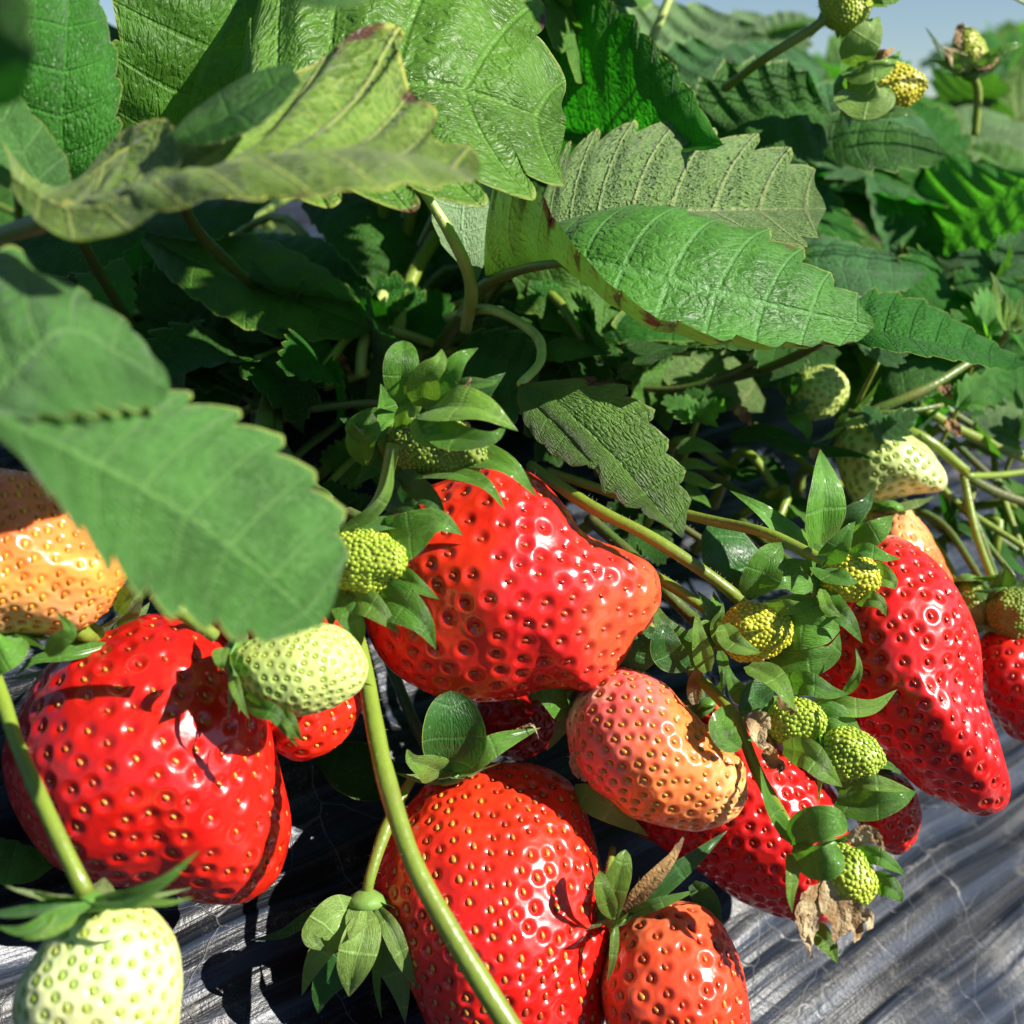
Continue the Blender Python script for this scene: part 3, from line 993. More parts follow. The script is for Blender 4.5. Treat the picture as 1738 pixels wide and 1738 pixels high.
# leaf behind, backlit (upper centre)
t = leaf_thing(950, 225, 0.255, 'deep green backlit leaf with curved side veins behind the brown-tipped one')
lam('leaflet', t, [(905, 215, 0.276), (1010, 232, 0.264), (1120, 240, 0.252), (1228, 246, 0.234)],
    [(870, 170, 0.280), (905, 70, 0.276), (1000, -2, 0.265), (1040, 18, 0.261), (1100, 70, 0.254), (1160, 145, 0.248), (1215, 228, 0.241)],
    [(920, 222, 0.274), (1000, 250, 0.259), (1110, 258, 0.247), (1215, 252, 0.235)],
    'leaf_backlit', teeth=10, amp=.028, ns=160, nt=26, cup=(.06, .02), relief=.02, under=True, seed=41, slant=1.15)
tube('petiole', t, [(905, 215, 0.276), (860, 300, 0.275), (800, 450, .30)], .001, 'stem_dark')

# pale furry underside
t = leaf_thing(915, 375, 0.222, 'grey-green leaf showing its furry ribbed underside above the big curled leaf')
lam('leaflet', t, [(905, 385, .234), (1050, 362, .232), (1230, 358, .234), (1402, 355, .240)],
    [(905, 370, .234), (925, 320, .238), (975, 265, .242), (1060, 232, .245), (1160, 235, .246), (1250, 252, .246), (1330, 280, .244), (1385, 325, .242)],
    [(915, 395, .233), (1060, 410, .228), (1230, 412, .230), (1340, 402, .235), (1390, 378, .239)],
    'leaf_under', spike=.12, teeth=9, amp=.095, ns=170, nt=26, cup=(.05, .05), relief=.05, under=True, seed=43, slant=1.7)
tube('petiole', t, [(905, 385, .234), (880, 430, .24), (820, 530, .28)], .001, 'stem_dark')

# big curled leaf, right of centre
t = leaf_thing(800, 500, 0.222, 'large dark glossy leaf with a curled brown lower rim, arching right of centre')
lam('leaflet', t, [(826, 480, .240), (900, 452, .229), (985, 442, .219), (1120, 470, .214), (1300, 515, .216), (1484, 553, .222)],
    [(845, 470, .242), (850, 400, .242), (900, 370, .240), (970, 372, .236), (1100, 355, .234), (1210, 380, .232), (1310, 418, .230), (1400, 478, .226), (1468, 530, .223)],
    [(835, 460, .238), (830, 380, .228), (852, 312, .220), (905, 335, .212), (950, 385, .204), (1005, 445, .198), (1085, 512, .195), (1190, 555, .197), (1325, 578, .203), (1450, 575, .217)],
    'leaf_curl', teeth=11, amp=.06, ns=240, nt=36, cup=(.12, -.26), relief=.03, seed=47, slant=1.25, wob=.012)
tube('petiole', t, [(985, 444, .2065), (900, 454, .2165), (830, 480, .240), (795, 520, .250), (740, 600, .269), (700, 680, .28)], [.0006, .0010, .0013, .0015, .0017], 'stem_red', hairs=420, n=60)

t = leaf_thing(800, 470, 0.235, 'narrow pale leaf underside standing upright beside the lit yellow leaf stalk')
lam('leaflet', t, [(806, 478, .236), (785, 400, .236), (790, 320, .238), (800, 240, .24)],
    [(800, 475, .236), (745, 400, .232), (735, 320, .232), (760, 250, .236)],
    [(812, 475, .236), (835, 400, .240), (842, 320, .243), (820, 250, .243)],
    'leaf_pale', teeth=6, amp=.03, nt=14, cup=(-.1, .1), relief=.06, under=True, seed=49)
tube('petiole', t, [(715, 318, .226), (760, 390, .228), (790, 450, .232), (800, 500, .238), (790, 560, .250)], [.0009, .0012, .0013, .0011], 'stem_pale', hairs=260)

# pleated leaves, upper right
t = leaf_thing(1215, 235, 0.285, 'dark pleated leaf with pale jagged rim below the hanging yellow berry')
lam('leaflet', t, [(1205, 240, .287), (1270, 205, .283), (1340, 190, .283), (1412, 198, .287)],
    [(1190, 225, .287), (1190, 170, .290), (1230, 130, .293), (1290, 112, .294), (1345, 122, .293), (1385, 150, .290)],
    [(1215, 240, .287), (1270, 265, .276), (1330, 272, .274), (1385, 262, .278), (1405, 225, .284)],
    'leaf_dark', teeth=6, amp=.10, ns=110, nt=18, cup=(-.12, .1), relief=.11, seed=51, slant=1.1)
t = leaf_thing(1385, 240, 0.300, 'dark leaf with silver-edged teeth pointing right below the hanging yellow berry')
lam('leaflet', t, [(1370, 262, .302), (1450, 250, .296), (1530, 252, .295), (1612, 264, .298)],
    [(1370, 235, .302), (1400, 205, .304), (1470, 205, .303), (1540, 222, .301), (1595, 248, .299)],
    [(1375, 270, .301), (1440, 280, .290), (1520, 284, .289), (1590, 278, .295)],
    'leaf_dark', teeth=6, amp=.09, ns=90, nt=14, cup=(.05, .05), relief=.05, seed=53)
t = leaf_thing(1400, 200, 0.320, 'bluish leaf half hidden behind the silver-edged one')
lam('leaflet', t, [(1375, 225, .322), (1440, 190, .320), (1510, 195, .322), (1590, 240, .325)],
    [(1370, 200, .322), (1385, 155, .325), (1440, 148, .328), (1520, 175, .330), (1580, 220, .328)],
    [(1380, 235, .322), (1450, 245, .315), (1530, 245, .315), (1585, 245, .322)],
    'leaf_blue', teeth=6, amp=.08, nt=12, seed=55)
t = leaf_thing(1120, 180, 0.36, 'hazy grey-green leaf with round teeth against the sky, left of the sky gap')
lam('leaflet', t, [(1100, 190, .36), (1140, 130, .362), (1190, 80, .366), (1250, 30, .37)],
    [(1085, 180, .36), (1060, 100, .363), (1075, 30, .368), (1130, 15, .372), (1200, 10, .374)],
    [(1115, 200, .36), (1190, 190, .355), (1250, 140, .357), (1285, 70, .363), (1262, 35, .368)],
    'leaf_pale', teeth=8, amp=.07, ns=90, nt=14, cup=(-.1, -.1), relief=.08, seed=57)
t = leaf_thing(1160, 190, 0.33, 'cupped pale leaf in front of the hazy one below the sky gap')
lam('leaflet', t, [(1130, 215, .332), (1160, 160, .33), (1200, 120, .332), (1235, 85, .336)],
    [(1115, 200, .332), (1105, 140, .334), (1130, 90, .338), (1190, 68, .34)],
    [(1140, 220, .332), (1200, 200, .322), (1245, 160, .323), (1255, 110, .33)],
    'leaf_blue', teeth=6, amp=.09, nt=12, cup=(-.15, -.15), relief=.09, seed=59)
t = leaf_thing(1250, 180, 0.34, 'dark leaf behind the pleated one below the sky gap')
lam('leaflet', t, [(1180, 170, .342), (1250, 130, .34), (1320, 105, .343), (1400, 120, .35)],
    [(1175, 150, .342), (1200, 100, .346), (1270, 76, .35), (1350, 82, .352)],
    [(1190, 180, .342), (1260, 190, .332), (1340, 170, .334), (1395, 140, .343)],
    'leaf_blue', teeth=7, amp=.09, nt=12, relief=.08, seed=61)
t = leaf_thing(1250, 60, 0.42, 'small pale leaf tip crossing the sky behind the long pale stalk')
lam('leaflet', t, [(1180, 130, .42), (1240, 70, .42), (1300, 28, .425)],
    [(1170, 110, .42), (1190, 40, .425), (1270, 20, .43)], [(1190, 140, .42), (1260, 110, .415), (1300, 50, .42)],
    'leaf_pale', teeth=5, amp=.08, nt=10, seed=63)
# right side
t = leaf_thing(1570, 455, 0.335, 'bright translucent leaf folded along its midrib at the right edge')
lam('leaflet', t, [(1566, 458, 0.352), (1620, 400, 0.345), (1690, 345, 0.335), (1790, 290, 0.318)],
    [(1560, 440, 0.354), (1536, 360, 0.365), (1522, 280, 0.373), (1600, 262, 0.358), (1680, 285, 0.341), (1760, 290, 0.324)],
    [(1575, 462, 0.350), (1650, 445, 0.336), (1720, 405, 0.325), (1790, 330, 0.316)],
    'leaf_fresh', teeth=8, amp=.045, ns=110, nt=18, cup=(.04, .06), relief=.10, under=True, seed=65, slant=1.2)
lam('leaflet', t, [(1566, 458, .336), (1630, 470, .33), (1700, 450, .33), (1790, 420, .335)],
    [(1570, 450, .336), (1640, 440, .334), (1720, 415, .336), (1780, 400, .338)],
    [(1560, 468, .336), (1610, 492, .325), (1690, 488, .325), (1780, 450, .33)],
    'leaf_backlit', teeth=6, amp=.04, nt=12, under=True, seed=66)
tube('petiole', t, [(1566, 458, .336), (1540, 490, .345), (1480, 560, .36), (1420, 640, .37)], .0011, 'stem')
t = leaf_thing(1660, 300, 0.40, 'pale grey blurred leaf above the bright translucent one at the right edge')
lam('leaflet', t, [(1680, 330, .40), (1665, 270, .40), (1650, 225, .405), (1640, 178, .41)],
    [(1660, 330, .40), (1600, 290, .40), (1592, 225, .405), (1615, 188, .41)],
    [(1700, 330, .40), (1760, 290, .40), (1745, 225, .405), (1690, 190, .41)],
    'leaf_pale', teeth=7, amp=.05, nt=12, relief=.05, seed=67)
t = leaf_thing(1480, 430, 0.36, 'shadowed dark green leaf left of the bright translucent one')
lam('leaflet', t, [(1550, 450, .36), (1500, 390, .358), (1450, 330, .36), (1400, 285, .365)],
    [(1500, 450, .36), (1430, 400, .355), (1395, 340, .357), (1385, 290, .362)],
    [(1560, 430, .36), (1552, 350, .365), (1500, 300, .368), (1430, 280, .368)],
    'leaf_dark', teeth=8, amp=.05, nt=12, seed=69)
t = leaf_thing(1520, 340, 0.40, 'dusty blue leaf in the shade behind the upper right foliage')
lam('leaflet', t, [(1540, 400, .40), (1500, 340, .40), (1450, 300, .41), (1410, 270, .41)],
    [(1500, 390, .40), (1450, 340, .40), (1410, 300, .405), (1400, 280, .41)],
    [(1555, 380, .40), (1550, 320, .405), (1500, 285, .41), (1430, 270, .41)],
    'leaf_blue', teeth=7, amp=.05, nt=10, seed=71)
t = leaf_thing(1440, 440, 0.330, 'green leaf with a rust-red scorched rim, right of the big curled leaf')
lam('leaflet', t, [(1400, 440, .33), (1420, 410, .328), (1450, 400, .33), (1500, 440, .335)],
    [(1390, 420, .33), (1400, 350, .333), (1440, 368, .334), (1475, 400, .334), (1500, 430, .335)],
    [(1410, 450, .33), (1440, 455, .325), (1470, 455, .328), (1495, 450, .333)],
    'leaf_rusty', teeth=5, amp=.08, nt=12, seed=73, relief=.07)
t = leaf_thing(1340, 430, 0.30, 'flat blue-green leaf lying behind the rim of the big curled leaf')
lam('leaflet', t, [(1325, 420, .30), (1400, 450, .292), (1480, 460, .293), (1574, 466, .298)],
    [(1330, 400, .302), (1400, 405, .303), (1470, 425, .302), (1550, 445, .30)],
    [(1325, 450, .298), (1400, 500, .285), (1480, 502, .286), (1550, 485, .294)],
    'leaf_blue', teeth=7, amp=.06, ns=90, nt=14, cup=(.06, .1), relief=.05, seed=75)
t = leaf_thing(1460, 540, 0.245, 'long green leaf pointing down to the right edge behind the curled one')
lam('leaflet', t, [(1420, 560, .245), (1500, 568, .240), (1620, 590, .241), (1742, 622, .245)],
    [(1430, 530, .247), (1480, 500, .252), (1560, 515, .254), (1620, 548, .252), (1680, 585, .249), (1735, 615, .246)],
    [(1430, 575, .243), (1500, 592, .232), (1610, 608, .233), (1720, 628, .242)],
    'leaf_backlit', teeth=8, amp=.055, ns=110, nt=16, cup=(.05, .05), relief=.04, seed=77)
tube('petiole', t, [(1420, 560, .245), (1360, 600, .255), (1250, 640, .275), (1100, 660, .29)], .0010, 'stem_dark')
t = leaf_thing(1600, 540, 0.33, 'silvery small leaf above the long pointed one at the right edge')
lam('leaflet', t, [(1560, 560, .33), (1600, 530, .328), (1640, 520, .33)],
    [(1550, 540, .33), (1570, 500, .334), (1620, 495, .334)], [(1570, 570, .33), (1620, 570, .322), (1645, 540, .327)],
    'leaf_pale', teeth=5, amp=.08, nt=10, seed=79)

# small weed shoots
def weed(x, y, d, label, size, n, seed, mat='leaf_weed'):
    t = thing('weed_shoot', P(x, y, d), label, 'weed', None)
    rs = np.random.RandomState(seed)
    base = P(x, y, d)
    st = tube('stem', t, [tuple(base - np.array([0, 0, size * 1.2]) + HD * 0.004), tuple(base)], .0005, 'stem', world=True, n=6)
    for k in range(n):
        a = 2 * math.pi * k / n + rs.uniform(-.3, .3)
        up = rs.uniform(.2, 1.2)
        dr = nrm(math.cos(a) * CX + math.sin(a) * np.array([0, 1, 0]) + up * CU)
        L = size * rs.uniform(.6, 1.1)
        pts = [base, base + dr * L * .5 + CU * L * .06, base + dr * L]
        blade('leaflet', t, pts, L * .62, -CF + .8 * SUNV, mat, prof='leaf', teeth=5, amp=.17, ns=50, nt=5, seed=seed * 7 + k, fold=.2)
    return t


SUNV = np.array(SUN)
weed(1185, 715, .262, 'small fresh weed with jagged leaves right of the drooping grey-green leaf', .009, 6, 1)
weed(1195, 690, .268, 'tiny upright weed tip behind the jagged weed near the centre right', .007, 4, 2, 'leaf_fresh')
weed(1672, 565, .285, 'bright jagged weed tuft at the right edge under the silvery leaf', .012, 6, 3)
weed(1628, 690, .272, 'bright jagged weed tuft on the brown twig above the pale green berry', .009, 6, 4)
weed(1730, 740, .30, 'pale jagged leaf tuft cut off by the right edge', .014, 5, 5, 'leaf_pale')
weed(1490, 615, .262, 'small blue-green leaflet tuft above the shaded unripe berry', .008, 3, 6, 'leaf_blue')
weed(1500, 745, .262, 'small blue-green leaf tuft lying on the pale green berry', .010, 3, 7, 'leaf_blue')
weed(1690, 470, .30, 'upright pale leaf tuft at the right edge beside the bright leaf', .012, 4, 8, 'leaf_blue')

# drooping leaf in the middle
t = leaf_thing(885, 655, 0.207, 'drooping grey-green leaf with purplish tips above the central red berry')
lam('leaflet', t, [(884, 652, 0.2070), (960, 700, 0.2048), (1050, 785, 0.2030), (1158, 915, 0.2025)],
    [(890, 650, 0.2070), (960, 645, 0.2063), (1040, 660, 0.2055), (1085, 700, 0.2045), (1120, 755, 0.2040), (1150, 820, 0.2035), (1165, 880, 0.2028)],
    [(880, 658, 0.2070), (880, 690, 0.2060), (935, 752, 0.2043), (1000, 775, 0.2033), (1040, 830, 0.2025), (1085, 860, 0.2023), (1130, 895, 0.2023)],
    'leaf_grey', teeth=7, amp=.085, ns=170, nt=28, cup=(.10, .14), relief=.05, seed=81, slant=1.3)
lam('leaflet', t, [(884, 656, 0.2068), (910, 690, 0.2048), (960, 740, 0.2035), (1003, 786, 0.2030)],
    [(890, 655, 0.2068), (940, 680, 0.2043), (985, 730, 0.2028), (1008, 770, 0.2028)],
    [(878, 665, 0.2068), (890, 710, 0.2048), (930, 760, 0.2038), (985, 792, 0.2033)],
    'leaf_grey', teeth=5, amp=.06, ns=80, nt=12, cup=(.1, .1), relief=.04, seed=83)
tube('petiole', t, [(884, 652, .207), (918, 610, .216), (905, 565, .232), (830, 525, .241), (760, 540, .26)], [.0008, .0011], 'stem_pale', hairs=150, n=40)

# shaded interior leaves with traced shapes
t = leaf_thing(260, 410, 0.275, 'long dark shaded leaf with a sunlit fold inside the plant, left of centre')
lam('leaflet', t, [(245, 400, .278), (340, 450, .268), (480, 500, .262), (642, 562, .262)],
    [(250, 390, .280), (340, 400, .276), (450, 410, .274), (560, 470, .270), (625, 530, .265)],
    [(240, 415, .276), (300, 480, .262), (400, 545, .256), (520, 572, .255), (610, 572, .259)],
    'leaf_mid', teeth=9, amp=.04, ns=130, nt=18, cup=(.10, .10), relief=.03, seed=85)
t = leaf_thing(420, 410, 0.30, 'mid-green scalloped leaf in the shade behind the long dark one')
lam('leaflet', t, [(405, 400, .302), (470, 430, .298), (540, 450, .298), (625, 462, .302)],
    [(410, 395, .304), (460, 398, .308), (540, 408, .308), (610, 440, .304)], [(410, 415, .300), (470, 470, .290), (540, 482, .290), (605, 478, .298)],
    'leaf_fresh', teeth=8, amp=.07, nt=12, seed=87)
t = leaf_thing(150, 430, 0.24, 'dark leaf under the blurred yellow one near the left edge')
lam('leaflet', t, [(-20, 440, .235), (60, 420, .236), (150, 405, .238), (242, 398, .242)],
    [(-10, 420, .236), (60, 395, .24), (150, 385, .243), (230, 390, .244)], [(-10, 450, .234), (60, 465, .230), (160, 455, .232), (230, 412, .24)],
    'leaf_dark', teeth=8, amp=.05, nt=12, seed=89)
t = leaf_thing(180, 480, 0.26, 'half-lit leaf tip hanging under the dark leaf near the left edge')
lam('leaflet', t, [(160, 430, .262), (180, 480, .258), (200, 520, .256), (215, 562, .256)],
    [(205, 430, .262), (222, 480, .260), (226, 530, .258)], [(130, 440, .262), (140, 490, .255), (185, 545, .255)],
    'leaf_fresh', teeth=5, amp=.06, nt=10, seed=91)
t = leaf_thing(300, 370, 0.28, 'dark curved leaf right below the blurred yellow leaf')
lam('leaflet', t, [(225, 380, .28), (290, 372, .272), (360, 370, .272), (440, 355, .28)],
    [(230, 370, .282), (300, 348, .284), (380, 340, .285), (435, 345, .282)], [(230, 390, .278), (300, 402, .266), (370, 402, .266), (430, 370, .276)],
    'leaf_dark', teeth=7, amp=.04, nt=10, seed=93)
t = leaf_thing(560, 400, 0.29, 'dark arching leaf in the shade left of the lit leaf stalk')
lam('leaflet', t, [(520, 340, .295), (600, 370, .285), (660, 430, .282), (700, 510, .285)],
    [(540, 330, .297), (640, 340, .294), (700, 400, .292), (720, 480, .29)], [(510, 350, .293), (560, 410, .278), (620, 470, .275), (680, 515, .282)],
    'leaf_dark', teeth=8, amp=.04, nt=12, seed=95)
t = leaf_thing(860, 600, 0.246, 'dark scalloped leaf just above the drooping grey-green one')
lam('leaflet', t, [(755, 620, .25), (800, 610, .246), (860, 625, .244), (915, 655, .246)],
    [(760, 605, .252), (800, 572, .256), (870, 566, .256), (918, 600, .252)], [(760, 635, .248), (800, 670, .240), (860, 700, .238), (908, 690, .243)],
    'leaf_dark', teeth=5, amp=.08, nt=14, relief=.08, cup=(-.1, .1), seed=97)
t = leaf_thing(940, 570, 0.28, 'bright yellow-green upright leaf under the big curled leaf')
lam('leaflet', t, [(905, 590, .28), (935, 540, .278), (965, 490, .278), (1000, 430, .28)],
    [(895, 580, .28), (893, 520, .276), (905, 460, .276), (960, 430, .278)], [(920, 595, .28), (965, 545, .28), (995, 500, .282), (1010, 450, .282)],
    'leaf_fresh', teeth=0, nt=12, cup=(.1, .1), seed=99)
t = leaf_thing(1050, 560, 0.285, 'broad dark green leaf in shade below the big curled leaf')
lam('leaflet', t, [(930, 600, .285), (1000, 560, .28), (1080, 530, .278), (1200, 540, .28)],
    [(940, 590, .287), (990, 530, .288), (1060, 480, .288), (1160, 500, .286)], [(940, 605, .283), (1010, 590, .276), (1090, 580, .272), (1180, 580, .276)],
    'leaf_backlit', teeth=0, nt=14, cup=(.06, .06), seed=101)
t = leaf_thing(930, 600, 0.262, 'small pointed leaf with a water drop hanging from its tip')
lam('leaflet', t, [(912, 600, .264), (950, 590, .260), (990, 595, .260), (1032, 607, .262)],
    [(915, 590, .266), (950, 574, .267), (1000, 580, .265)], [(915, 608, .262), (950, 612, .256), (1000, 606, .258)],
    'leaf_fresh', teeth=5, amp=.05, nt=8, seed=103)
m_, nt_, out_ = newmat('water')
g_ = NB(nt_).n('BsdfGlass', {'IOR': 1.33, 'Roughness': 0.0})
nt_.links.new(g_.outputs[0], out_.inputs[0])
M['water'] = m_
dv_ = ICOV * np.array([.0008, .0008, .00095]) + P(1018, 615, .2615)
wd = thing('water_drop', P(1018, 615, .2615), 'clear water drop hanging from the small pointed leaf tip', 'water drop')
dm = mesh_obj('drop', dv_, ICOF.tolist(), M['water'], wd)
sm_ = dm.modifiers.new('Subdivision', 'SUBSURF'); sm_.levels = 2; sm_.render_levels = 2
t = leaf_thing(1200, 640, 0.29, 'pale ribbed leaf underside in deep shade below the curled leaf rim')
lam('leaflet', t, [(1120, 570, .29), (1180, 610, .286), (1240, 650, .286), (1300, 700, .29)],
    [(1130, 560, .292), (1200, 575, .29), (1260, 620, .29), (1300, 680, .29)], [(1120, 590, .288), (1130, 650, .282), (1200, 690, .282), (1270, 700, .288)],
    'leaf_under', teeth=0, nt=14, relief=.06, under=True, seed=105)
t = leaf_thing(1480, 640, 0.285, 'dark leaf behind the brown twig right of the shaded unripe berry')
lam('leaflet', t, [(1470, 680, .285), (1510, 650, .282), (1560, 635, .282), (1620, 630, .285)],
    [(1475, 660, .287), (1520, 618, .288), (1590, 612, .288)], [(1480, 690, .283), (1530, 690, .276), (1590, 665, .278)],
    'leaf_dark', teeth=5, amp=.05, nt=10, seed=107)

# dark big leaf pieces low in the picture
t = leaf_thing(600, 1290, 0.235, 'green leaf between the red berries, half lit, behind the thick stalk')
lam('leaflet', t, [(690, 1330, .238), (640, 1310, .232), (590, 1290, .229), (530, 1285, .229)],
    [(680, 1350, .238), (620, 1360, .230), (570, 1340, .228), (540, 1300, .228)], [(690, 1310, .238), (640, 1268, .234), (590, 1258, .232), (545, 1270, .230)],
    'leaf_dark', teeth=0, nt=12, cup=(.06, .06), seed=109)
t = leaf_thing(30, 1470, 0.20, 'striped dark leaf at the left edge below the big red berry')
lam('leaflet', t, [(-60, 1440, .2), (0, 1460, .197), (50, 1470, .197), (98, 1470, .2)],
    [(-50, 1425, .202), (0, 1425, .204), (60, 1440, .203)], [(-50, 1470, .198), (10, 1500, .192), (65, 1492, .195)],
    'leaf_mid', teeth=4, amp=.04, nt=10, relief=.08, seed=111)
t = leaf_thing(1240, 960, 0.232, 'broad dark glossy leaf lying on the film right of the central berry')
lam('leaflet', t, [(1270, 1020, .235), (1240, 980, .232), (1220, 930, .232), (1205, 885, .236)],
    [(1240, 1010, .235), (1195, 960, .230), (1190, 910, .233)], [(1290, 1010, .237), (1295, 950, .235), (1260, 900, .236)],
    'sepal_dark', teeth=0, nt=12, seed=113)
lit_small = [(1250, 740, .268, [(1240, 745), (1300, 735), (1355, 752), (1385, 775)], 34, 'leaf_dark', 'slim dark leaf above the twin sepals, right of the jagged weed'),
             (1340, 765, .262, [(1290, 745), (1370, 765), (1440, 770), (1500, 785)], 30, 'leaf_dark', 'narrow dark blade crossing toward the pale green berry'),
             (1180, 770, .258, [(1150, 765), (1175, 756), (1200, 760), (1228, 768)], 30, 'sepal', 'small glossy blade right of the drooping leaf, uppermost of its tuft'),
             (1180, 800, .258, [(1150, 790), (1180, 788), (1205, 795), (1222, 792)], 22, 'sepal_light', 'small pale blade right of the drooping leaf, middle of its tuft'),
             (1185, 830, .256, [(1150, 805), (1180, 815), (1205, 825), (1226, 822)], 26, 'sepal_light', 'small pale blade right of the drooping leaf, second from the bottom of its tuft'),
             (1190, 860, .256, [(1165, 820), (1180, 840), (1195, 850), (1207, 862)], 24, 'sepal', 'small green blade right of the drooping leaf, lowest of its tuft')]
for x, y, d, pts, w, mt, lb in lit_small:
    t = thing('small_leaf', P(x, y, d), lb, 'leaf')
    sepal_px(t, [(a, b_, d - .001 * k) for k, (a, b_) in enumerate(pts)], w, mt, name='blade', tilt=(.3, .5))

# ================================================================== STALKS
def stalk(label, pts, r, mat='stem', hairs=60, **kw):
    t = thing('stalk', P(*pts[0]), label, 'stalk')
    tube('stem', t, pts, r, mat, hairs=hairs, **kw)
    return t


stalk('thick olive-green stalk running down in front of the bottom centre red berry',
      [(592, 1040, .203), (616, 1120, .197), (632, 1210, .190), (655, 1320, .182), (700, 1460, .175), (770, 1590, .171), (862, 1738, .168), (900, 1790, .168)],
      [.00125, .0014, .0014, .0015, .0016], 'stem', hairs=120, n=70)
stalk('long bright green stalk from the drooping leaf to the right small berry',
      [(900, 790, .240), (1000, 858, .226), (1110, 915, .221), (1235, 1000, .220), (1285, 1055, .225)], [.0011, .0012, .0011], hairs=160, n=40)
stalk('green stalk passing just under the drooping leaf tip toward the upper small berry',
      [(930, 800, .245), (1080, 850, .232), (1200, 882, .222), (1300, 905, .212), (1400, 952, .205)], [.0009, .0010, .0010], hairs=140, n=40)
stalk('dark green stalk below the long bright one, right of the central berry nose',
      [(1000, 880, .245), (1090, 960, .232), (1160, 1035, .228), (1240, 1100, .222)], .0012, 'stem_dark')
stalk('thin green stalk from the central berry nose to the cluster at the right',
      [(1070, 955, .230), (1140, 995, .224), (1240, 1062, .219)], .0010, 'stem', n=20)
stalk('green stalk running from behind the central berry to the lowest bud cluster',
      [(1090, 1045, .226), (1130, 1100, .224), (1185, 1150, .224), (1245, 1215, .216), (1285, 1310, .213), (1335, 1400, .202)],
      [.0009, .0010, .0010, .0011], 'stem', n=50)
stalk('dark stalk crossing inside the plant above the upper bud', [(430, 700, .26), (520, 695, .252), (620, 685, .240), (715, 690, .222)], .0008, 'stem_dark')
stalk('thick pale stalk stub standing in the shade left of centre', [(445, 760, .235), (452, 700, .25), (470, 650, .27)], .0019, 'stem_red')
stalk('upright yellow-lit stalk in the dark centre of the plant', [(612, 640, .262), (614, 600, .262), (625, 560, .265), (650, 500, .275)], .0013, 'stem_pale')
stalk('grey-green upright stalk right of the yellow-lit one', [(665, 620, .27), (680, 540, .275), (700, 470, .28), (740, 400, .29)], .0017, 'stem', hairs=120)
stalk('leaning green stalk beside the dark arching leaf', [(625, 560, .285), (660, 520, .29), (682, 470, .295)], .0010, 'stem')
stalk('thin arching stalk low in the dark interior', [(285, 690, .27), (330, 660, .272), (390, 660, .272), (440, 690, .27)], .0008, 'stem_dark')
stalk('brown-green twig branching under the weed tuft at the right',
      [(1430, 715, .272), (1500, 690, .268), (1580, 655, .268), (1650, 612, .272)], [.0007, .0011, .0009], 'stem_red', hairs=80)
stalk('thin side twig running right from the brown-green twig', [(1440, 700, .270), (1520, 700, .266), (1600, 688, .268)], .0006, 'stem_red')
stalk('slanting stalk from the twig to the stem fork at the right', [(1500, 720, .275), (1570, 745, .272), (1640, 800, .275)], .0012, 'stem', n=20)
stalk('long dark stalk leaving the fork toward the right edge', [(1635, 805, .276), (1690, 835, .28), (1760, 860, .285), (1800, 880, .29)], .0011, 'stem_dark')
stalk('pale thin stalk running flat from the fork to the right edge', [(1640, 808, .275), (1700, 806, .282), (1780, 795, .29)], .0008, 'stem')
stalk('upper stalk sloping to the right edge above the fork', [(1560, 690, .285), (1640, 735, .29), (1770, 790, .30)], .0012, 'stem')
stalk('second upper stalk sloping to the right edge', [(1600, 690, .30), (1680, 740, .305), (1790, 800, .31)], .0010, 'stem_dark')
stalk('straight stalk dropping from the fork to the far right buds', [(1635, 805, .276), (1655, 900, .270), (1690, 1000, .262)], .0009, 'stem', n=20)
stalk('second stalk dropping beside it to the far right buds', [(1640, 850, .280), (1672, 930, .274), (1700, 1010, .265)], .0009, 'stem_dark', n=20)
stalk('curved dark stalk behind the pale green berry going down right', [(1530, 850, .285), (1600, 890, .28), (1650, 960, .272), (1690, 1030, .262)], .0008, 'stem_dark')
stalk('slim stalk bowing from the pale green berry tip', [(1600, 830, .29), (1650, 880, .288), (1720, 930, .29), (1770, 960, .292)], .0007, 'stem_dark')
stalk('thin pale stalk crossing the sky gap at the top', [(1085, 110, .30), (1112, 55, .30), (1142, -20, .30)], .0011, 'stem_pale', hairs=60)
stalk('thin stalk curling on the film below the weed', [(1010, 640, .285), (1100, 660, .28), (1180, 655, .275), (1290, 612, .27)], .0008, 'stem_dark')
stalk('stalk on the film left of the bottom right berry cluster', [(1040, 1440, .214), (1032, 1500, .208), (1040, 1580, .203)], .0006, 'stem')

# ================================================================== BERRIES
# --- central fan-shaped red berry
t = berry_root(700, 860, .215, 'large glossy fan-shaped red berry with knobbly nose in the centre of the photo')
sh, ax = outline_shape([(640, 900), (720, 830), (810, 780), (845, 772), (900, 800), (950, 850), (990, 900), (1050, 928), (1104, 958), (1118, 1005), (1110, 1050), (1085, 1085),
                        (1060, 1118), (1030, 1150), (1000, 1172), (960, 1165), (900, 1170), (830, 1186), (750, 1178), (680, 1145), (630, 1090), (605, 1020), (610, 950)],
                       .216, .0195, (650, 940), (1100, 1010), center=(850, 990), ddx=-.05)
fruit(t, sh, ax, 'red_wet', 'seed_red', colramp([(0, ORED), (.3, (0.78, 0.03, 0.01)), (.6, (0.74, 0.012, 0.012)), (.85, (0.80, 0.03, 0.02)), (1, (0.85, 0.12, 0.04))], .14), .0044,
      pitd=.00062, pitr=.0012, seedl=.00125, nlat=260, nlon=300, lumps=.014, seed=2, styles=.25, seedup=-.3)
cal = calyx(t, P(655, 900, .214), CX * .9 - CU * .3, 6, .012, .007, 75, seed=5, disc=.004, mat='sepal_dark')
sepal_px(cal, [(700, 800, .206), (780, 775, .196), (860, 790, .190), (912, 845, .192)], 80, 'sepal', tilt=(.2, .5), seed=1)
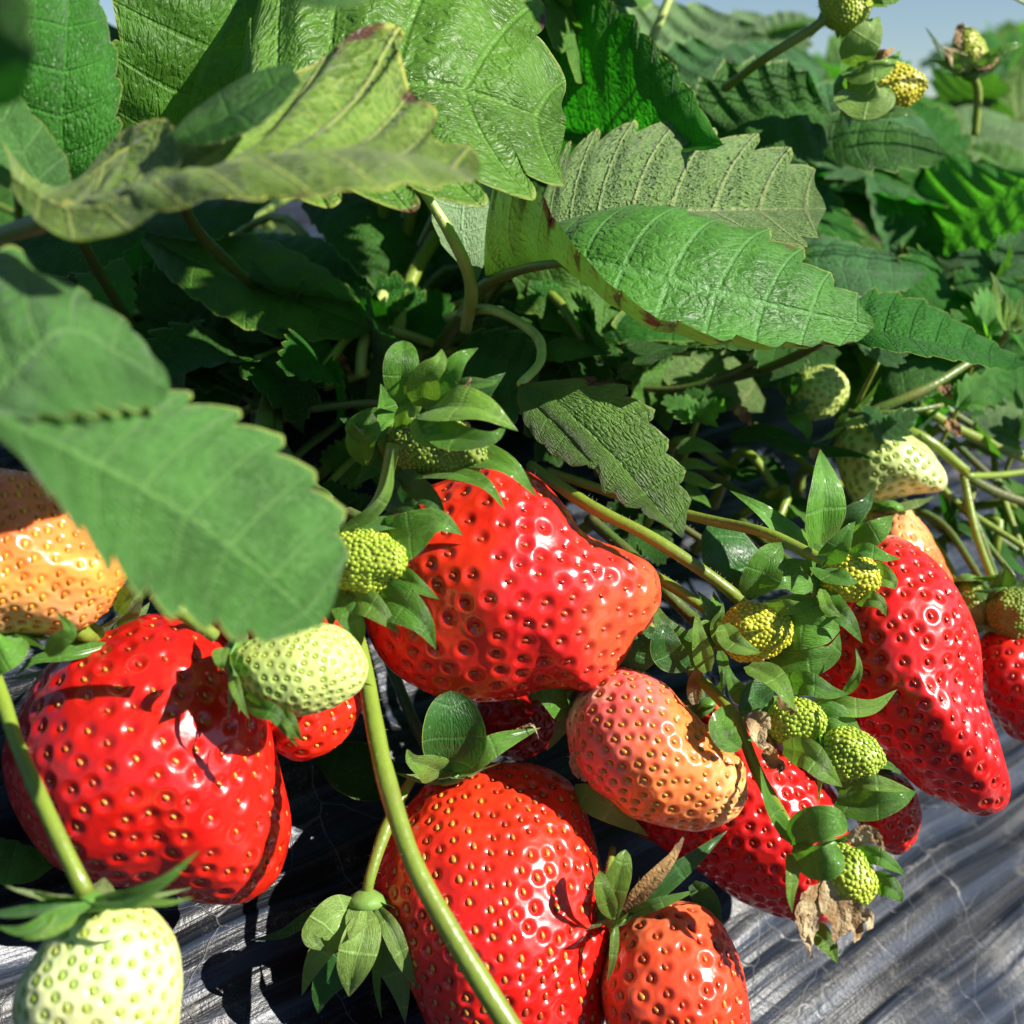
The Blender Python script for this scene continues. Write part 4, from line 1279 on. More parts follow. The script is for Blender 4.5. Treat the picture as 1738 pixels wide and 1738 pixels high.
sepal_px(cal, [(680, 815, .204), (750, 800, .194), (820, 820, .189), (858, 866, .190)], 62, 'sepal', tilt=(.3, .6), seed=2)
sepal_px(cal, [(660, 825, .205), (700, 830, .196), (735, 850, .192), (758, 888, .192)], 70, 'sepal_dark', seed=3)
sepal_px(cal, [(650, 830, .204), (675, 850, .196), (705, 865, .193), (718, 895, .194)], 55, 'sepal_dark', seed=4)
tube('stem', t, [(655, 900, .214), (560, 850, .22), (480, 760, .235), (470, 680, .26)], .0011, 'stem_dark')

# --- left big red berry
t = berry_root(180, 1100, .195, 'big blurred deep-red berry with blunt end, lower left')
sh, ax = outline_shape([(190, 1062), (270, 1040), (350, 1068), (420, 1130), (455, 1210), (468, 1300), (484, 1390), (484, 1440), (462, 1500), (410, 1538), (330, 1530), (270, 1500), (190, 1490),
                        (100, 1450), (45, 1370), (22, 1280), (50, 1190), (110, 1105)], .199, .0200, (150, 1100), (450, 1510), center=(255, 1290))
fruit(t, sh, ax, 'red_wet', 'seed_gold', colramp([(0, DRED), (.3, (0.62, 0.010, 0.006)), (.7, RED), (1, (0.76, 0.025, 0.008))], .12), .0045,
      pitd=.00056, pitr=.0012, seedl=.0011, nlat=240, nlon=280, lumps=.006, seed=5, seedup=-.25)
cal = calyx(t, P(175, 1090, .199), CX * .55 - CU * .75, 7, .013, .006, 95, seed=8, disc=.0035)
sepal_px(cal, [(180, 1095, .191), (110, 1110, .187), (60, 1120, .185), (25, 1148, .185)], 26, 'sepal', seed=3)
sepal_px(cal, [(165, 1085, .193), (140, 1070, .189), (110, 1055, .186), (90, 1040, .185)], 56, 'sepal', seed=4)
sepal_px(cal, [(200, 1040, .189), (215, 1010, .185), (240, 995, .183), (262, 985, .183)], 34, 'sepal_light', seed=5)
tube('stem', t, [(175, 1090, .199), (120, 1060, .186), (40, 980, .21)], .0012, 'stem')
stalk('curved green stalk running down over the left red berry to the pale one', [(-30, 1090, .178), (0, 1175, .174), (30, 1265, .168), (80, 1380, .161), (128, 1480, .158), (146, 1515, .158)], [.0010, .0011], 'stem', n=50)
stalk('dark green stalk from under the blurred leaf to the lime berry', [(262, 1008, .170), (310, 1040, .172), (365, 1080, .175)], .0010, 'stem', n=16)

# --- bottom centre red berry
t = berry_root(770, 1310, .218, 'plump shiny red berry with gold seeds at the bottom centre, crossed by a thick stalk')
sh, ax = outline_shape([(690, 1360), (730, 1320), (790, 1300), (845, 1296), (900, 1298), (950, 1312), (990, 1350), (1012, 1420), (1022, 1500), (1035, 1580), (1032, 1660), (1010, 1740),
                        (950, 1800), (880, 1820), (800, 1790), (740, 1740), (680, 1640), (640, 1540), (640, 1450), (660, 1395)], .214, .0195, (790, 1310), (900, 1800), center=(845, 1550), ddy=.10)
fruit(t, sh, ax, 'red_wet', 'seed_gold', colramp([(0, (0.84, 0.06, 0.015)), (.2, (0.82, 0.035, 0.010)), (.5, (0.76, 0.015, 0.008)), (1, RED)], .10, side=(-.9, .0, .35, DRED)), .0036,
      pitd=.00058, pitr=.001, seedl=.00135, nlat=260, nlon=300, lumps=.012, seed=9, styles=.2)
cal = calyx(t, P(765, 1318, .214), CX * .2 - CU * .9, 6, .010, .005, 100, seed=14, disc=.003, curl=.4)
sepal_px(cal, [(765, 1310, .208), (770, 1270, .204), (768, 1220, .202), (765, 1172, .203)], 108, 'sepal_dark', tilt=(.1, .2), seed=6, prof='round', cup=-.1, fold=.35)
sepal_px(cal, [(780, 1308, .210), (810, 1285, .206), (850, 1260, .206), (918, 1235, .210)], 45, 'sepal', seed=7, tilt=(.1, .6))
sepal_px(cal, [(750, 1310, .208), (725, 1300, .203), (700, 1290, .201), (690, 1270, .202)], 58, 'sepal_light', seed=8)
sepal_px(cal, [(780, 1312, .212), (880, 1240, .209), (905, 1232, .208), (915, 1255, .207)], 16, 'petal_dry', seed=9, crumple=.12)
tube('stem', t, [(765, 1312, .214), (740, 1290, .222), (700, 1220, .235), (660, 1120, .25)], .0011, 'stem_dark')

# --- bottom right orange-red berry
t = berry_root(1060, 1560, .207, 'rounded orange-red berry cut off by the bottom edge, right of the plump red one')
sh, ax = outline_shape([(1045, 1590), (1080, 1552), (1130, 1536), (1190, 1545), (1235, 1580), (1258, 1640), (1268, 1720), (1250, 1790), (1190, 1830), (1110, 1830), (1050, 1780),
                        (1020, 1700), (1025, 1640)], .204, .0128, (1050, 1560), (1190, 1810), center=(1145, 1680))
fruit(t, sh, ax, 'red', 'seed_gold', colramp([(0, (0.86, 0.42, 0.22)), (.10, (0.88, 0.26, 0.11)), (.3, (0.90, 0.10, 0.03)), (1, (0.86, 0.045, 0.012))], .10), .0037,
      pitd=.0006, pitr=.0010, seedl=.00125, nlat=190, nlon=220, lumps=.012, seed=13)
cal = calyx(t, P(1050, 1555, .202), CX * .4 - CU * .8, 5, .009, .0045, 95, seed=21, disc=.0028)
sepal_px(cal, [(1045, 1560, .199), (1040, 1520, .196), (1055, 1470, .195), (1062, 1442, .196)], 46, 'sepal_light', seed=2, prof='round')
sepal_px(cal, [(1040, 1560, .199), (1030, 1530, .195), (1022, 1505, .194), (1018, 1478, .195)], 34, 'sepal_light', seed=3, prof='round')
sepal_px(cal, [(1060, 1550, .200), (1110, 1510, .199), (1180, 1455, .200), (1236, 1408, .204)], 38, 'sepal_dark', seed=4)
sepal_px(cal, [(1060, 1545, .199), (1100, 1500, .197), (1140, 1455, .197), (1166, 1410, .199)], 30, 'dry', seed=5, crumple=.06)
sepal_px(cal, [(1070, 1552, .200), (1110, 1535, .197), (1150, 1522, .197), (1184, 1510, .199)], 22, 'sepal', seed=6)
sepal_px(cal, [(1175, 1500, .210), (1200, 1530, .208), (1215, 1560, .208), (1230, 1578, .209)], 40, 'sepal_dark', seed=7)
sepal_px(cal, [(1045, 1565, .198), (1042, 1610, .196), (1038, 1640, .196), (1030, 1668, .197)], 16, 'sepal_light', seed=8)
tube('stem', t, [(1048, 1555, .203), (1020, 1500, .215), (1000, 1420, .23)], .001, 'stem_dark')

# --- pink orange berry
t = berry_root(1000, 1170, .224, 'half-ripe pink-and-orange berry with olive seeds, between the two big red ones')
sh, ax = outline_shape([(965, 1200), (1000, 1160), (1050, 1134), (1095, 1138), (1140, 1170), (1185, 1215), (1235, 1265), (1262, 1300), (1264, 1345), (1240, 1385), (1190, 1402), (1120, 1400),
                        (1050, 1370), (995, 1325), (965, 1270)], .213, .0135, (985, 1190), (1250, 1350), center=(1100, 1275))
fruit(t, sh, ax, 'orange', 'seed_olive', colramp([(0, (0.84, 0.52, 0.34)), (.15, (0.88, 0.13, 0.12)), (.38, (0.92, 0.16, 0.11)), (.55, (0.95, 0.22, 0.06)), (.85, (0.95, 0.28, 0.08)), (1, (0.92, 0.48, 0.18))], .12), .0030,
      pitd=.0005, pitr=.0009, seedl=.0012, nlat=200, nlon=230, lumps=.012, seed=17, styles=.3, seedup=-.15)
cal = calyx(t, P(975, 1195, .220), CX * .8 - CU * .5, 5, .009, .005, 95, seed=31, disc=.003, curl=.3)
sepal_px(cal, [(965, 1210, .214), (935, 1185, .211), (915, 1178, .211), (900, 1190, .212)], 52, 'sepal', seed=3, tilt=(0, .4))
sepal_px(cal, [(975, 1340, .217), (1010, 1360, .213), (1050, 1385, .211), (1102, 1420, .212)], 48, 'sepal_light', seed=4, under=True)
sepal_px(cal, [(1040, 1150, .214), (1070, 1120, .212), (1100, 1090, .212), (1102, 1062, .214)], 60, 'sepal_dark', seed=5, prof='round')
sepal_px(cal, [(985, 1320, .212), (975, 1290, .209), (990, 1270, .208), (1000, 1262, .208)], 20, 'petal_dry', seed=6, crumple=.15)
sepal_px(cal, [(990, 1325, .212), (998, 1300, .209), (1008, 1290, .208), (1015, 1280, .208)], 18, 'petal_dry', seed=7, crumple=.15)
tube('stem', t, [(975, 1195, .220), (960, 1160, .23), (940, 1100, .245)], .001, 'stem_dark')

# --- right red berry
t = berry_root(1400, 960, .240, 'large pointed bright red berry hanging at the right over the grey film')
sh, ax = outline_shape([(1370, 1010), (1400, 960), (1450, 925), (1510, 910), (1565, 940), (1610, 985), (1640, 1040), (1656, 1110), (1662, 1190), (1690, 1270), (1703, 1320), (1690, 1358), (1655, 1370),
                        (1610, 1355), (1560, 1330), (1500, 1280), (1450, 1240), (1400, 1180), (1365, 1100)], .238, .0195, (1400, 960), (1690, 1360), center=(1530, 1120))
fruit(t, sh, ax, 'red_wet', 'seed_red', colramp([(0, (0.80, 0.30, 0.20)), (.06, (0.76, 0.06, 0.04)), (.15, RED), (.6, (0.74, 0.014, 0.008)), (1, (0.60, 0.008, 0.008))], .10), .0040,
      pitd=.00064, pitr=.0011, seedl=.0013, nlat=250, nlon=280, lumps=.012, seed=19, styles=.25)
calR = calyx(t, P(1385, 985, .236), CX * .6 - CU * .6, 6, .012, .007, 85, seed=41, disc=.004)
sepal_px(calR, [(1385, 990, .232), (1340, 975, .228), (1310, 985, .227), (1270, 1010, .228)], 60, 'sepal', seed=3)
sepal_px(calR, [(1395, 950, .226), (1395, 890, .221), (1400, 830, .220), (1392, 762, .223)], 82, 'sepal', tilt=(.4, .1), seed=4, prof='leaf')
sepal_px(calR, [(1392, 950, .228), (1340, 910, .223), (1290, 865, .221), (1238, 832, .223)], 50, 'sepal', tilt=(.2, .5), seed=5)
sepal_px(calR, [(1445, 920, .224), (1470, 910, .221), (1495, 895, .220), (1516, 874, .222)], 48, 'sepal', tilt=(.2, .3), seed=6)
sepal_px(calR, [(1390, 940, .236), (1440, 880, .230), (1470, 855, .230), (1480, 830, .232)], 50, 'sepal_dark', seed=7)
tube('stem', t, [(1385, 985, .238), (1330, 950, .25), (1250, 880, .27)], .0012, 'stem_dark')

# --- lower right red berry behind the bud cluster
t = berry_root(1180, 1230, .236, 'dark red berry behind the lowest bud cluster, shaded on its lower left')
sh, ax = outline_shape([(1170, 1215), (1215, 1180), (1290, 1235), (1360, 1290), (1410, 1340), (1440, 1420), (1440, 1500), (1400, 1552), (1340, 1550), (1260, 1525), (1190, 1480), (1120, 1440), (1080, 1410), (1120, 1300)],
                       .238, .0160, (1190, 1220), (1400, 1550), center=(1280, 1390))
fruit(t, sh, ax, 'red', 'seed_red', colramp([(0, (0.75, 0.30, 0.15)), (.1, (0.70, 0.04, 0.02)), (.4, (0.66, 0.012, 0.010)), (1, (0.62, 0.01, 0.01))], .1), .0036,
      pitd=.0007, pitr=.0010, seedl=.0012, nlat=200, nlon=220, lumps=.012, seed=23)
cal = calyx(t, P(1195, 1200, .232), CX * .6 - CU * .7, 5, .008, .004, 95, seed=43, disc=.003)
sepal_px(cal, [(1180, 1195, .228), (1178, 1160, .224), (1190, 1130, .223), (1200, 1100, .224)], 26, 'petal_dry', seed=3)
tube('stem', t, [(1195, 1200, .235), (1170, 1130, .245)], .001, 'stem_dark')

# --- small red tip right of it
t = berry_root(1510, 1330, .246, 'small red berry peeping out under the pointed right berry beside the bud cluster')
sh, ax = cone_shape(P(1490, 1310, .246), P(1525, 1448, .246), .0130)
fruit(t, sh, ax, 'red_wet', 'seed_gold', colramp([(0, ORED), (1, RED)]), .0030, pitd=.0006, pitr=.0008, seedl=.0012, nlat=110, nlon=130, seed=29)
calyx(t, P(1488, 1305, .245), -CU, 5, .008, .004, 90, seed=51, disc=.003)

# --- left orange berry
t = berry_root(20, 1080, .184, 'glistening orange unripe berry cut off by the left edge')
sh, ax = outline_shape([(-60, 810), (0, 790), (60, 810), (110, 860), (165, 915), (208, 955), (212, 985), (180, 1030), (130, 1070), (60, 1080), (0, 1075), (-80, 1060), (-130, 960)], .184, .0125, (20, 1075), (60, 790), center=(30, 950))
fruit(t, sh, ax, 'orange', 'seed_yellow', colramp([(0, (0.90, 0.50, 0.22)), (.35, (0.90, 0.34, 0.07)), (.7, (0.88, 0.22, 0.05)), (1, (0.84, 0.2, 0.06))], .2), .0026,
      pitd=.00045, pitr=.0007, seedl=.00115, nlat=180, nlon=200, lumps=.02, seed=31, seedup=.1)
cal = calyx(t, P(20, 1085, .182), CU, 6, .009, .005, 85, seed=53, disc=.003)
sepal_px(cal, [(40, 1085, .175), (20, 1100, .172), (0, 1110, .171), (-40, 1130, .173)], 66, 'sepal', seed=3, prof='round')
sepal_px(cal, [(80, 1110, .175), (100, 1090, .173), (120, 1070, .172), (96, 1038, .173)], 34, 'sepal', seed=4)

# --- small red behind the lime berry
t = berry_root(420, 1090, .212, 'small shiny red berry half hidden behind the lime-green one, left of centre')
sh, ax = outline_shape([(300, 1010), (360, 1000), (480, 1040), (580, 1020), (612, 1060), (610, 1160), (606, 1230), (570, 1275), (500, 1284), (440, 1250), (380, 1160), (300, 1080)], .212, .0115, (350, 1030), (590, 1260), center=(470, 1140))
fruit(t, sh, ax, 'red_wet', 'seed_yellow', colramp([(0, RED), (1, (0.80, 0.03, 0.01))]), .0036, pitd=.0006, pitr=.0009, seedl=.0011, nlat=130, nlon=150, lumps=.02, seed=37)
calyx(t, P(345, 1035, .207), CX - CU * .5, 5, .008, .004, 90, seed=57, disc=.003)

# --- lime-green berry left of centre
t = berry_root(400, 1110, .186, 'lime-green unripe berry with dimpled skin lying over the left red berries')
sh, ax = outline_shape([(395, 1110), (430, 1085), (490, 1062), (550, 1060), (600, 1085), (628, 1130), (612, 1170), (560, 1205), (500, 1214), (440, 1195), (405, 1155)], .184, .0070, (395, 1125), (628, 1135), center=(505, 1138))
fruit(t, sh, ax, 'white', 'seed_green', colramp([(0, (0.42, 0.54, 0.14)), (.5, PGRN), (1, (0.62, 0.68, 0.25))], .1), .00185, pitd=.0004, pitr=.00055, seedl=.0008, nlat=150, nlon=170, lumps=.01, seed=41, seedup=-.2)
cal = calyx(t, P(395, 1115, .184), CX - CU * .1, 7, .008, .0045, 70, seed=61, disc=.0032, mat='sepal', curl=.2)
sepal_px(cal, [(395, 1140, .180), (400, 1165, .177), (410, 1195, .176), (424, 1222, .177)], 22, 'sepal_light', seed=3)
sepal_px(cal, [(410, 1180, .180), (440, 1200, .177), (470, 1215, .176), (505, 1268, .178)], 34, 'sepal', seed=4)
sepal_px(cal, [(470, 1205, .178), (488, 1220, .176), (500, 1240, .176), (512, 1258, .178)], 28, 'sepal_light', seed=5)
sepal_px(cal, [(380, 1100, .178), (375, 1110, .176), (374, 1125, .175), (376, 1140, .176)], 30, 'sepal_light', seed=6)

# --- bottom-left pale berry
t = berry_root(160, 1530, .163, 'pale yellow-green unripe berry hanging at the bottom left corner')
sh, ax = outline_shape([(60, 1620), (90, 1565), (140, 1532), (190, 1525), (245, 1545), (285, 1590), (302, 1650), (300, 1740), (270, 1810), (200, 1850), (120, 1840), (60, 1790), (35, 1710), (40, 1660)], .163, .0100, (160, 1530), (165, 1850), center=(170, 1680))
fruit(t, sh, ax, 'white', 'seed_green', colramp([(0, (0.55, 0.66, 0.18)), (.3, WGRN), (1, (0.72, 0.76, 0.36))], .1), .0026, pitd=.0005, pitr=.00075, seedl=.00115, nlat=170, nlon=190, lumps=.01, seed=43)
cal = calyx(t, P(150, 1532, .161), -CU - CF * .3, 6, .010, .0045, 88, seed=67, disc=.0032, curl=.3)
sepal_px(cal, [(160, 1530, .156), (220, 1525, .152), (280, 1495, .150), (340, 1442, .151)], 34, 'sepal', seed=3, tilt=(.2, .6))
sepal_px(cal, [(170, 1535, .155), (240, 1530, .151), (290, 1532, .150), (330, 1522, .151)], 26, 'sepal_light', seed=4, tilt=(0, .6))
sepal_px(cal, [(150, 1535, .156), (90, 1560, .151), (40, 1580, .149), (-10, 1572, .150)], 34, 'sepal', seed=5, tilt=(0, .8))
sepal_px(cal, [(140, 1530, .157), (80, 1540, .154), (20, 1550, .153), (-40, 1550, .154)], 26, 'sepal_dark', seed=6, tilt=(0, .8))
sepal_px(cal, [(130, 1540, .156), (90, 1575, .150), (60, 1590, .148), (36, 1592, .148)], 34, 'sepal_light', seed=7)

# --- pale green, right
t = berry_root(1470, 740, .275, 'pale green conical unripe berry at the right under the brown twig')
sh, ax = outline_shape([(1420, 740), (1455, 712), (1500, 712), (1545, 740), (1585, 780), (1601, 815), (1590, 835), (1540, 842), (1490, 852), (1450, 850), (1425, 800)], .272, .0095, (1440, 715), (1595, 830), center=(1490, 785))
fruit(t, sh, ax, 'white', 'seed_green', colramp([(0, (0.50, 0.60, 0.2)), (.5, PGRN), (1, (0.62, 0.68, 0.34))], .1), .0027, pitd=.0005, pitr=.0008, seedl=.0011, nlat=140, nlon=160, lumps=.01, seed=47)
cal = calyx(t, P(1435, 715, .272), CX * .7 - CU * .7, 6, .010, .005, 80, seed=71, disc=.003)
tube('stem', t, [(1435, 715, .272), (1400, 680, .28), (1330, 640, .29)], .0009, 'stem_dark')

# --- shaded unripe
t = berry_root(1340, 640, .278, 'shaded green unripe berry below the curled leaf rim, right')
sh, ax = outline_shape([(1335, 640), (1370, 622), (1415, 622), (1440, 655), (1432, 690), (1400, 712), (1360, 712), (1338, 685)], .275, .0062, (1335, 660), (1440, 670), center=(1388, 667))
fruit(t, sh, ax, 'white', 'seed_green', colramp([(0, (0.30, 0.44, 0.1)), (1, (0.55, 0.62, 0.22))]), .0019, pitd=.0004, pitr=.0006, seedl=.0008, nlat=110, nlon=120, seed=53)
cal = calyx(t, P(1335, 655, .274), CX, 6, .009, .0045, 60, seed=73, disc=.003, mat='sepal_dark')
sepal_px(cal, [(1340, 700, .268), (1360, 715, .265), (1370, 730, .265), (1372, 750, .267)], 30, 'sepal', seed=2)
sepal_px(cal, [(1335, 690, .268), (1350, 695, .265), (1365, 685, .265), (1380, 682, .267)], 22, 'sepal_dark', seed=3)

# --- orange one behind the right red berry
t = berry_root(1530, 870, .262, 'orange berry tucked between the pale green and the pointed red one')
sh, ax = outline_shape([(1470, 880), (1500, 855), (1535, 860), (1575, 905), (1600, 950), (1612, 1000), (1590, 1060), (1540, 1060), (1480, 990)], .266, .0110, (1510, 860), (1600, 1040), center=(1540, 960))
fruit(t, sh, ax, 'orange', 'seed_yellow', colramp([(0, (0.80, 0.50, 0.22)), (.4, (0.84, 0.24, 0.07)), (1, (0.80, 0.10, 0.03))], .1), .0029, pitd=.0005, pitr=.0008, seedl=.0011, nlat=120, nlon=140, seed=59)
calyx(t, P(1510, 862, .262), -CU, 5, .008, .004, 90, seed=79, disc=.003)

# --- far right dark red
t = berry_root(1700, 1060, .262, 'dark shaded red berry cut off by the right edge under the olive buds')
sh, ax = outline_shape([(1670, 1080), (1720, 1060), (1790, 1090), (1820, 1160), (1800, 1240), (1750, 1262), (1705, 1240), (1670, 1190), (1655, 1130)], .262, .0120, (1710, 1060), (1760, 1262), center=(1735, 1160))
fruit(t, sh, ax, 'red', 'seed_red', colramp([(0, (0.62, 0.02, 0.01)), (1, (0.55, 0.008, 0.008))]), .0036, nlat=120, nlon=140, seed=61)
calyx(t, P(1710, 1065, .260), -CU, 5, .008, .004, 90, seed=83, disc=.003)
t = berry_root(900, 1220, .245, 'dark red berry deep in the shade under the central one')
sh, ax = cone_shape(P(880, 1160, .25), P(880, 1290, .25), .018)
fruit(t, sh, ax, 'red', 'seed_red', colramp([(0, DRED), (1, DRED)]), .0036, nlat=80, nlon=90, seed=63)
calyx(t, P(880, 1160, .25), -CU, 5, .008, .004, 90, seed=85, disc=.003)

# ---- small green berries ("buds")
def bud(label, base, tip, w, seedmat='seed_lime', col=(0.40, 0.48, 0.05), n=8, L=.009, W=.005, spread=55, seed=0, smat='sepal', spacing=.00094,
        taper=.35, curl=.3, mats=None, disc=None, styles=.9, stem=None, phase=0.0, seedl=.00085, **kw):
    t = thing('unripe_berry', P(*base), label, 'unripe berry')
    b0, b1 = P(*base), P(*tip)
    sh, ax = cone_shape(b0, b1, w, taper=taper)
    fruit(t, sh, ax, 'green', seedmat, colramp([(0, tuple(c * .8 for c in col)), (1, col)], .1), spacing, pitd=-.00012, pitr=.0005, seedl=seedl, nlat=70, nlon=80, lumps=.03,
          seed=seed, seedup=-.5, styles=styles, rim=0, seedw=.85)
    cal = calyx(t, b0 - ax * .0004, ax, n, L, W, spread, mat=smat, seed=seed, disc=disc or w * .36, curl=curl, mats=mats, phase=phase, **kw)
    if stem:
        tube('stem', t, stem, .0010, 'stem', hairs=40)
    return t, cal


t, cal = bud('small green berry with broad sepals at the left edge of the central red one', (568, 952, .192), (684, 952, .186), .0098, seed=101, n=6, L=.009, spread=88, stem=[(568, 952, .192), (600, 900, .195), (645, 845, .194), (668, 755, .192)])
sepal_px(cal, [(620, 935, .192), (680, 915, .188), (740, 885, .186), (786, 908, .187)], 88, 'sepal', seed=3, tilt=(.2, .3))
sepal_px(cal, [(585, 905, .190), (650, 890, .189), (700, 890, .188), (730, 885, .189)], 32, 'sepal', seed=4, tilt=(0, .7))
sepal_px(cal, [(640, 985, .192), (680, 980, .188), (710, 995, .186), (746, 1018, .187)], 46, 'sepal', seed=5)
sepal_px(cal, [(590, 1010, .190), (620, 1020, .187), (650, 1045, .186), (678, 1075, .187)], 50, 'sepal_light', seed=6)
sepal_px(cal, [(620, 1010, .191), (670, 1020, .187), (715, 1055, .185), (740, 1102, .186)], 76, 'sepal', seed=7)
sepal_px(cal, [(560, 890, .186), (545, 880, .184), (550, 850, .183), (535, 832, .184)], 36, 'sepal_light', seed=8, prof='round')
sepal_px(cal, [(580, 900, .188), (630, 870, .186), (658, 830, .185), (668, 760, .186)], 26, 'sepal_light', seed=9, tilt=(.8, 0))
sepal_px(cal, [(570, 1010, .190), (590, 1040, .188), (605, 1070, .188), (608, 1110, .190)], 44, 'sepal', seed=10)

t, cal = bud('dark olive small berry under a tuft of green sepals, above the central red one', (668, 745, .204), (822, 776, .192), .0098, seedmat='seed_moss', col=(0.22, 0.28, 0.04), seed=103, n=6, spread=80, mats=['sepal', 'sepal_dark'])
sepal_px(cal, [(680, 735, .200), (690, 700, .196), (705, 690, .194), (715, 650, .195)], 34, 'sepal_light', seed=2)
sepal_px(cal, [(620, 790, .200), (612, 750, .196), (625, 720, .194), (600, 728, .195)], 52, 'sepal', seed=3, prof='round')
sepal_px(cal, [(650, 740, .199), (600, 730, .195), (630, 700, .194), (672, 700, .195)], 30, 'sepal', seed=4)
t = thing('calyx_tuft', P(725, 680, .19), 'tuft of pale green sepals standing over the dark olive berry', 'calyx')
sepal_px(t, [(720, 700, .192), (760, 690, .186), (820, 695, .183), (880, 732, .184)], 86, 'sepal_light', name='sepal', seed=2, tilt=(.2, .5))
sepal_px(t, [(720, 700, .191), (760, 740, .185), (830, 745, .182), (862, 720, .184)], 60, 'sepal', name='sepal', seed=3, tilt=(.1, .3))
sepal_px(t, [(715, 690, .192), (725, 640, .187), (745, 615, .186), (750, 592, .188)], 60, 'sepal_light', name='sepal', seed=4)
sepal_px(t, [(725, 680, .192), (760, 640, .188), (780, 610, .187), (812, 590, .189)], 48, 'sepal', name='sepal', seed=5)
sepal_px(t, [(715, 700, .192), (718, 730, .187), (728, 740, .186), (742, 712, .187)], 42, 'sepal_light', name='sepal', seed=6, prof='round')
sepal_px(t, [(690, 690, .196), (682, 650, .192), (682, 610, .191), (685, 578, .193)], 62, 'sepal', name='sepal', seed=7, prof='round')
sepal_px(t, [(760, 700, .196), (800, 680, .192), (835, 650, .191), (858, 632, .192)], 50, 'sepal_dark', name='sepal', seed=8)
sepal_px(t, [(740, 690, .192), (790, 655, .188), (835, 650, .187), (846, 642, .188)], 34, 'sepal', name='sepal', seed=9)
sepal_px(t, [(760, 680, .190), (785, 665, .187), (795, 650, .186), (800, 640, .186)], 22, 'petal_dry', name='sepal', seed=10, crumple=.12)

t, cal = bud('bright lime small berry ringed by broad sepals, left of the pointed red berry', (1225, 1075, .216), (1342, 1068, .210), .0100, seedmat='seed_limeyellow', col=(0.5, 0.52, 0.05), seed=105, n=6, spread=95, L=.007, styles=.9)
sepal_px(cal, [(1270, 1015, .212), (1290, 980, .208), (1305, 950, .207), (1330, 920, .209)], 70, 'sepal', seed=2, tilt=(.2, .1), prof='leaf')
sepal_px(cal, [(1290, 1035, .213), (1330, 1030, .209), (1360, 1030, .208), (1395, 1016, .209)], 30, 'sepal_light', seed=3)
sepal_px(cal, [(1300, 1060, .216), (1350, 1055, .212), (1400, 1065, .210), (1426, 1070, .212)], 95, 'sepal', seed=4, prof='leaf')
sepal_px(cal, [(1310, 1100, .216), (1360, 1120, .211), (1410, 1110, .210), (1425, 1075, .211)], 66, 'sepal', seed=5)
sepal_px(cal, [(1228, 1060, .208), (1240, 1085, .205), (1265, 1100, .204), (1292, 1108, .205)], 40, 'sepal_light', seed=6)
sepal_px(cal, [(1225, 1095, .212), (1215, 1060, .208), (1225, 1040, .207), (1227, 1022, .208)], 26, 'sepal_light', seed=7)
sepal_px(cal, [(1200, 1140, .212), (1190, 1100, .208), (1185, 1070, .207), (1182, 1035, .209)], 36, 'sepal_light', seed=8)
sepal_px(cal, [(1190, 1130, .214), (1150, 1090, .211), (1125, 1060, .210), (1110, 1020, .212)], 56, 'sepal', seed=9)
sepal_px(cal, [(1222, 1105, .209), (1228, 1130, .206), (1228, 1155, .205), (1226, 1178, .206)], 20, 'sepal', seed=10)
sepal_px(cal, [(1170, 1135, .212), (1135, 1110, .209), (1128, 1085, .208), (1130, 1060, .209)], 56, 'sepal_dark', seed=11, prof='round')

t, cal = bud('lime small berry with long sepals at the shoulder of the pointed red one', (1400, 975, .212), (1492, 980, .206), .0085, seedmat='seed_limeyellow', col=(0.5, 0.52, 0.05), seed=107, n=6, spread=80, L=.007, styles=.9)
sepal_px(cal, [(1400, 955, .207), (1420, 930, .203), (1440, 900, .202), (1452, 885, .203)], 46, 'sepal', seed=2)
sepal_px(cal, [(1395, 965, .206), (1410, 975, .201), (1440, 985, .199), (1458, 986, .200)], 56, 'sepal', seed=3, tilt=(0, .6))
sepal_px(cal, [(1440, 940, .208), (1470, 935, .205), (1500, 945, .204), (1528, 948, .205)], 30, 'sepal', seed=4, tilt=(0, .5))
sepal_px(cal, [(1470, 970, .211), (1500, 980, .208), (1515, 990, .207), (1520, 1000, .208)], 46, 'sepal_light', seed=5)
sepal_px(cal, [(1395, 1000, .209), (1415, 1030, .205), (1440, 1055, .203), (1464, 1092, .204)], 42, 'sepal', seed=6)
sepal_px(cal, [(1395, 1000, .207), (1402, 1025, .204), (1418, 1040, .203), (1432, 1050, .204)], 22, 'sepal_light', seed=7)
sepal_px(cal, [(1450, 1010, .210), (1475, 1015, .206), (1495, 1025, .205), (1504, 1046, .206)], 34, 'sepal_light', seed=8)

t, cal = bud('small green berry with a dried brown petal at its base, in the bud cluster', (1310, 1225, .211), (1398, 1222, .205), .0080, seed=109, n=5, spread=85, L=.006, styles=.4)
sepal_px(cal, [(1270, 1130, .207), (1310, 1150, .202), (1335, 1180, .200), (1350, 1208, .201)], 50, 'sepal_light', seed=2, tilt=(.3, .3))
sepal_px(cal, [(1330, 1160, .212), (1370, 1160, .208), (1410, 1175, .207), (1442, 1178, .208)], 42, 'sepal', seed=3)
sepal_px(cal, [(1380, 1190, .213), (1430, 1200, .209), (1480, 1200, .208), (1523, 1170, .209)], 40, 'sepal_light', seed=4, tilt=(0, .6))
sepal_px(cal, [(1330, 1250, .214), (1380, 1225, .210), (1420, 1220, .208), (1466, 1250, .209)], 78, 'sepal', seed=5)
sepal_px(cal, [(1300, 1195, .210), (1280, 1180, .206), (1265, 1200, .204), (1262, 1222, .205)], 60, 'sepal_dark', seed=6)
sepal_px(cal, [(1240, 1200, .206), (1225, 1230, .202), (1235, 1255, .201), (1258, 1270, .202)], 46, 'sepal', seed=7, prof='round')
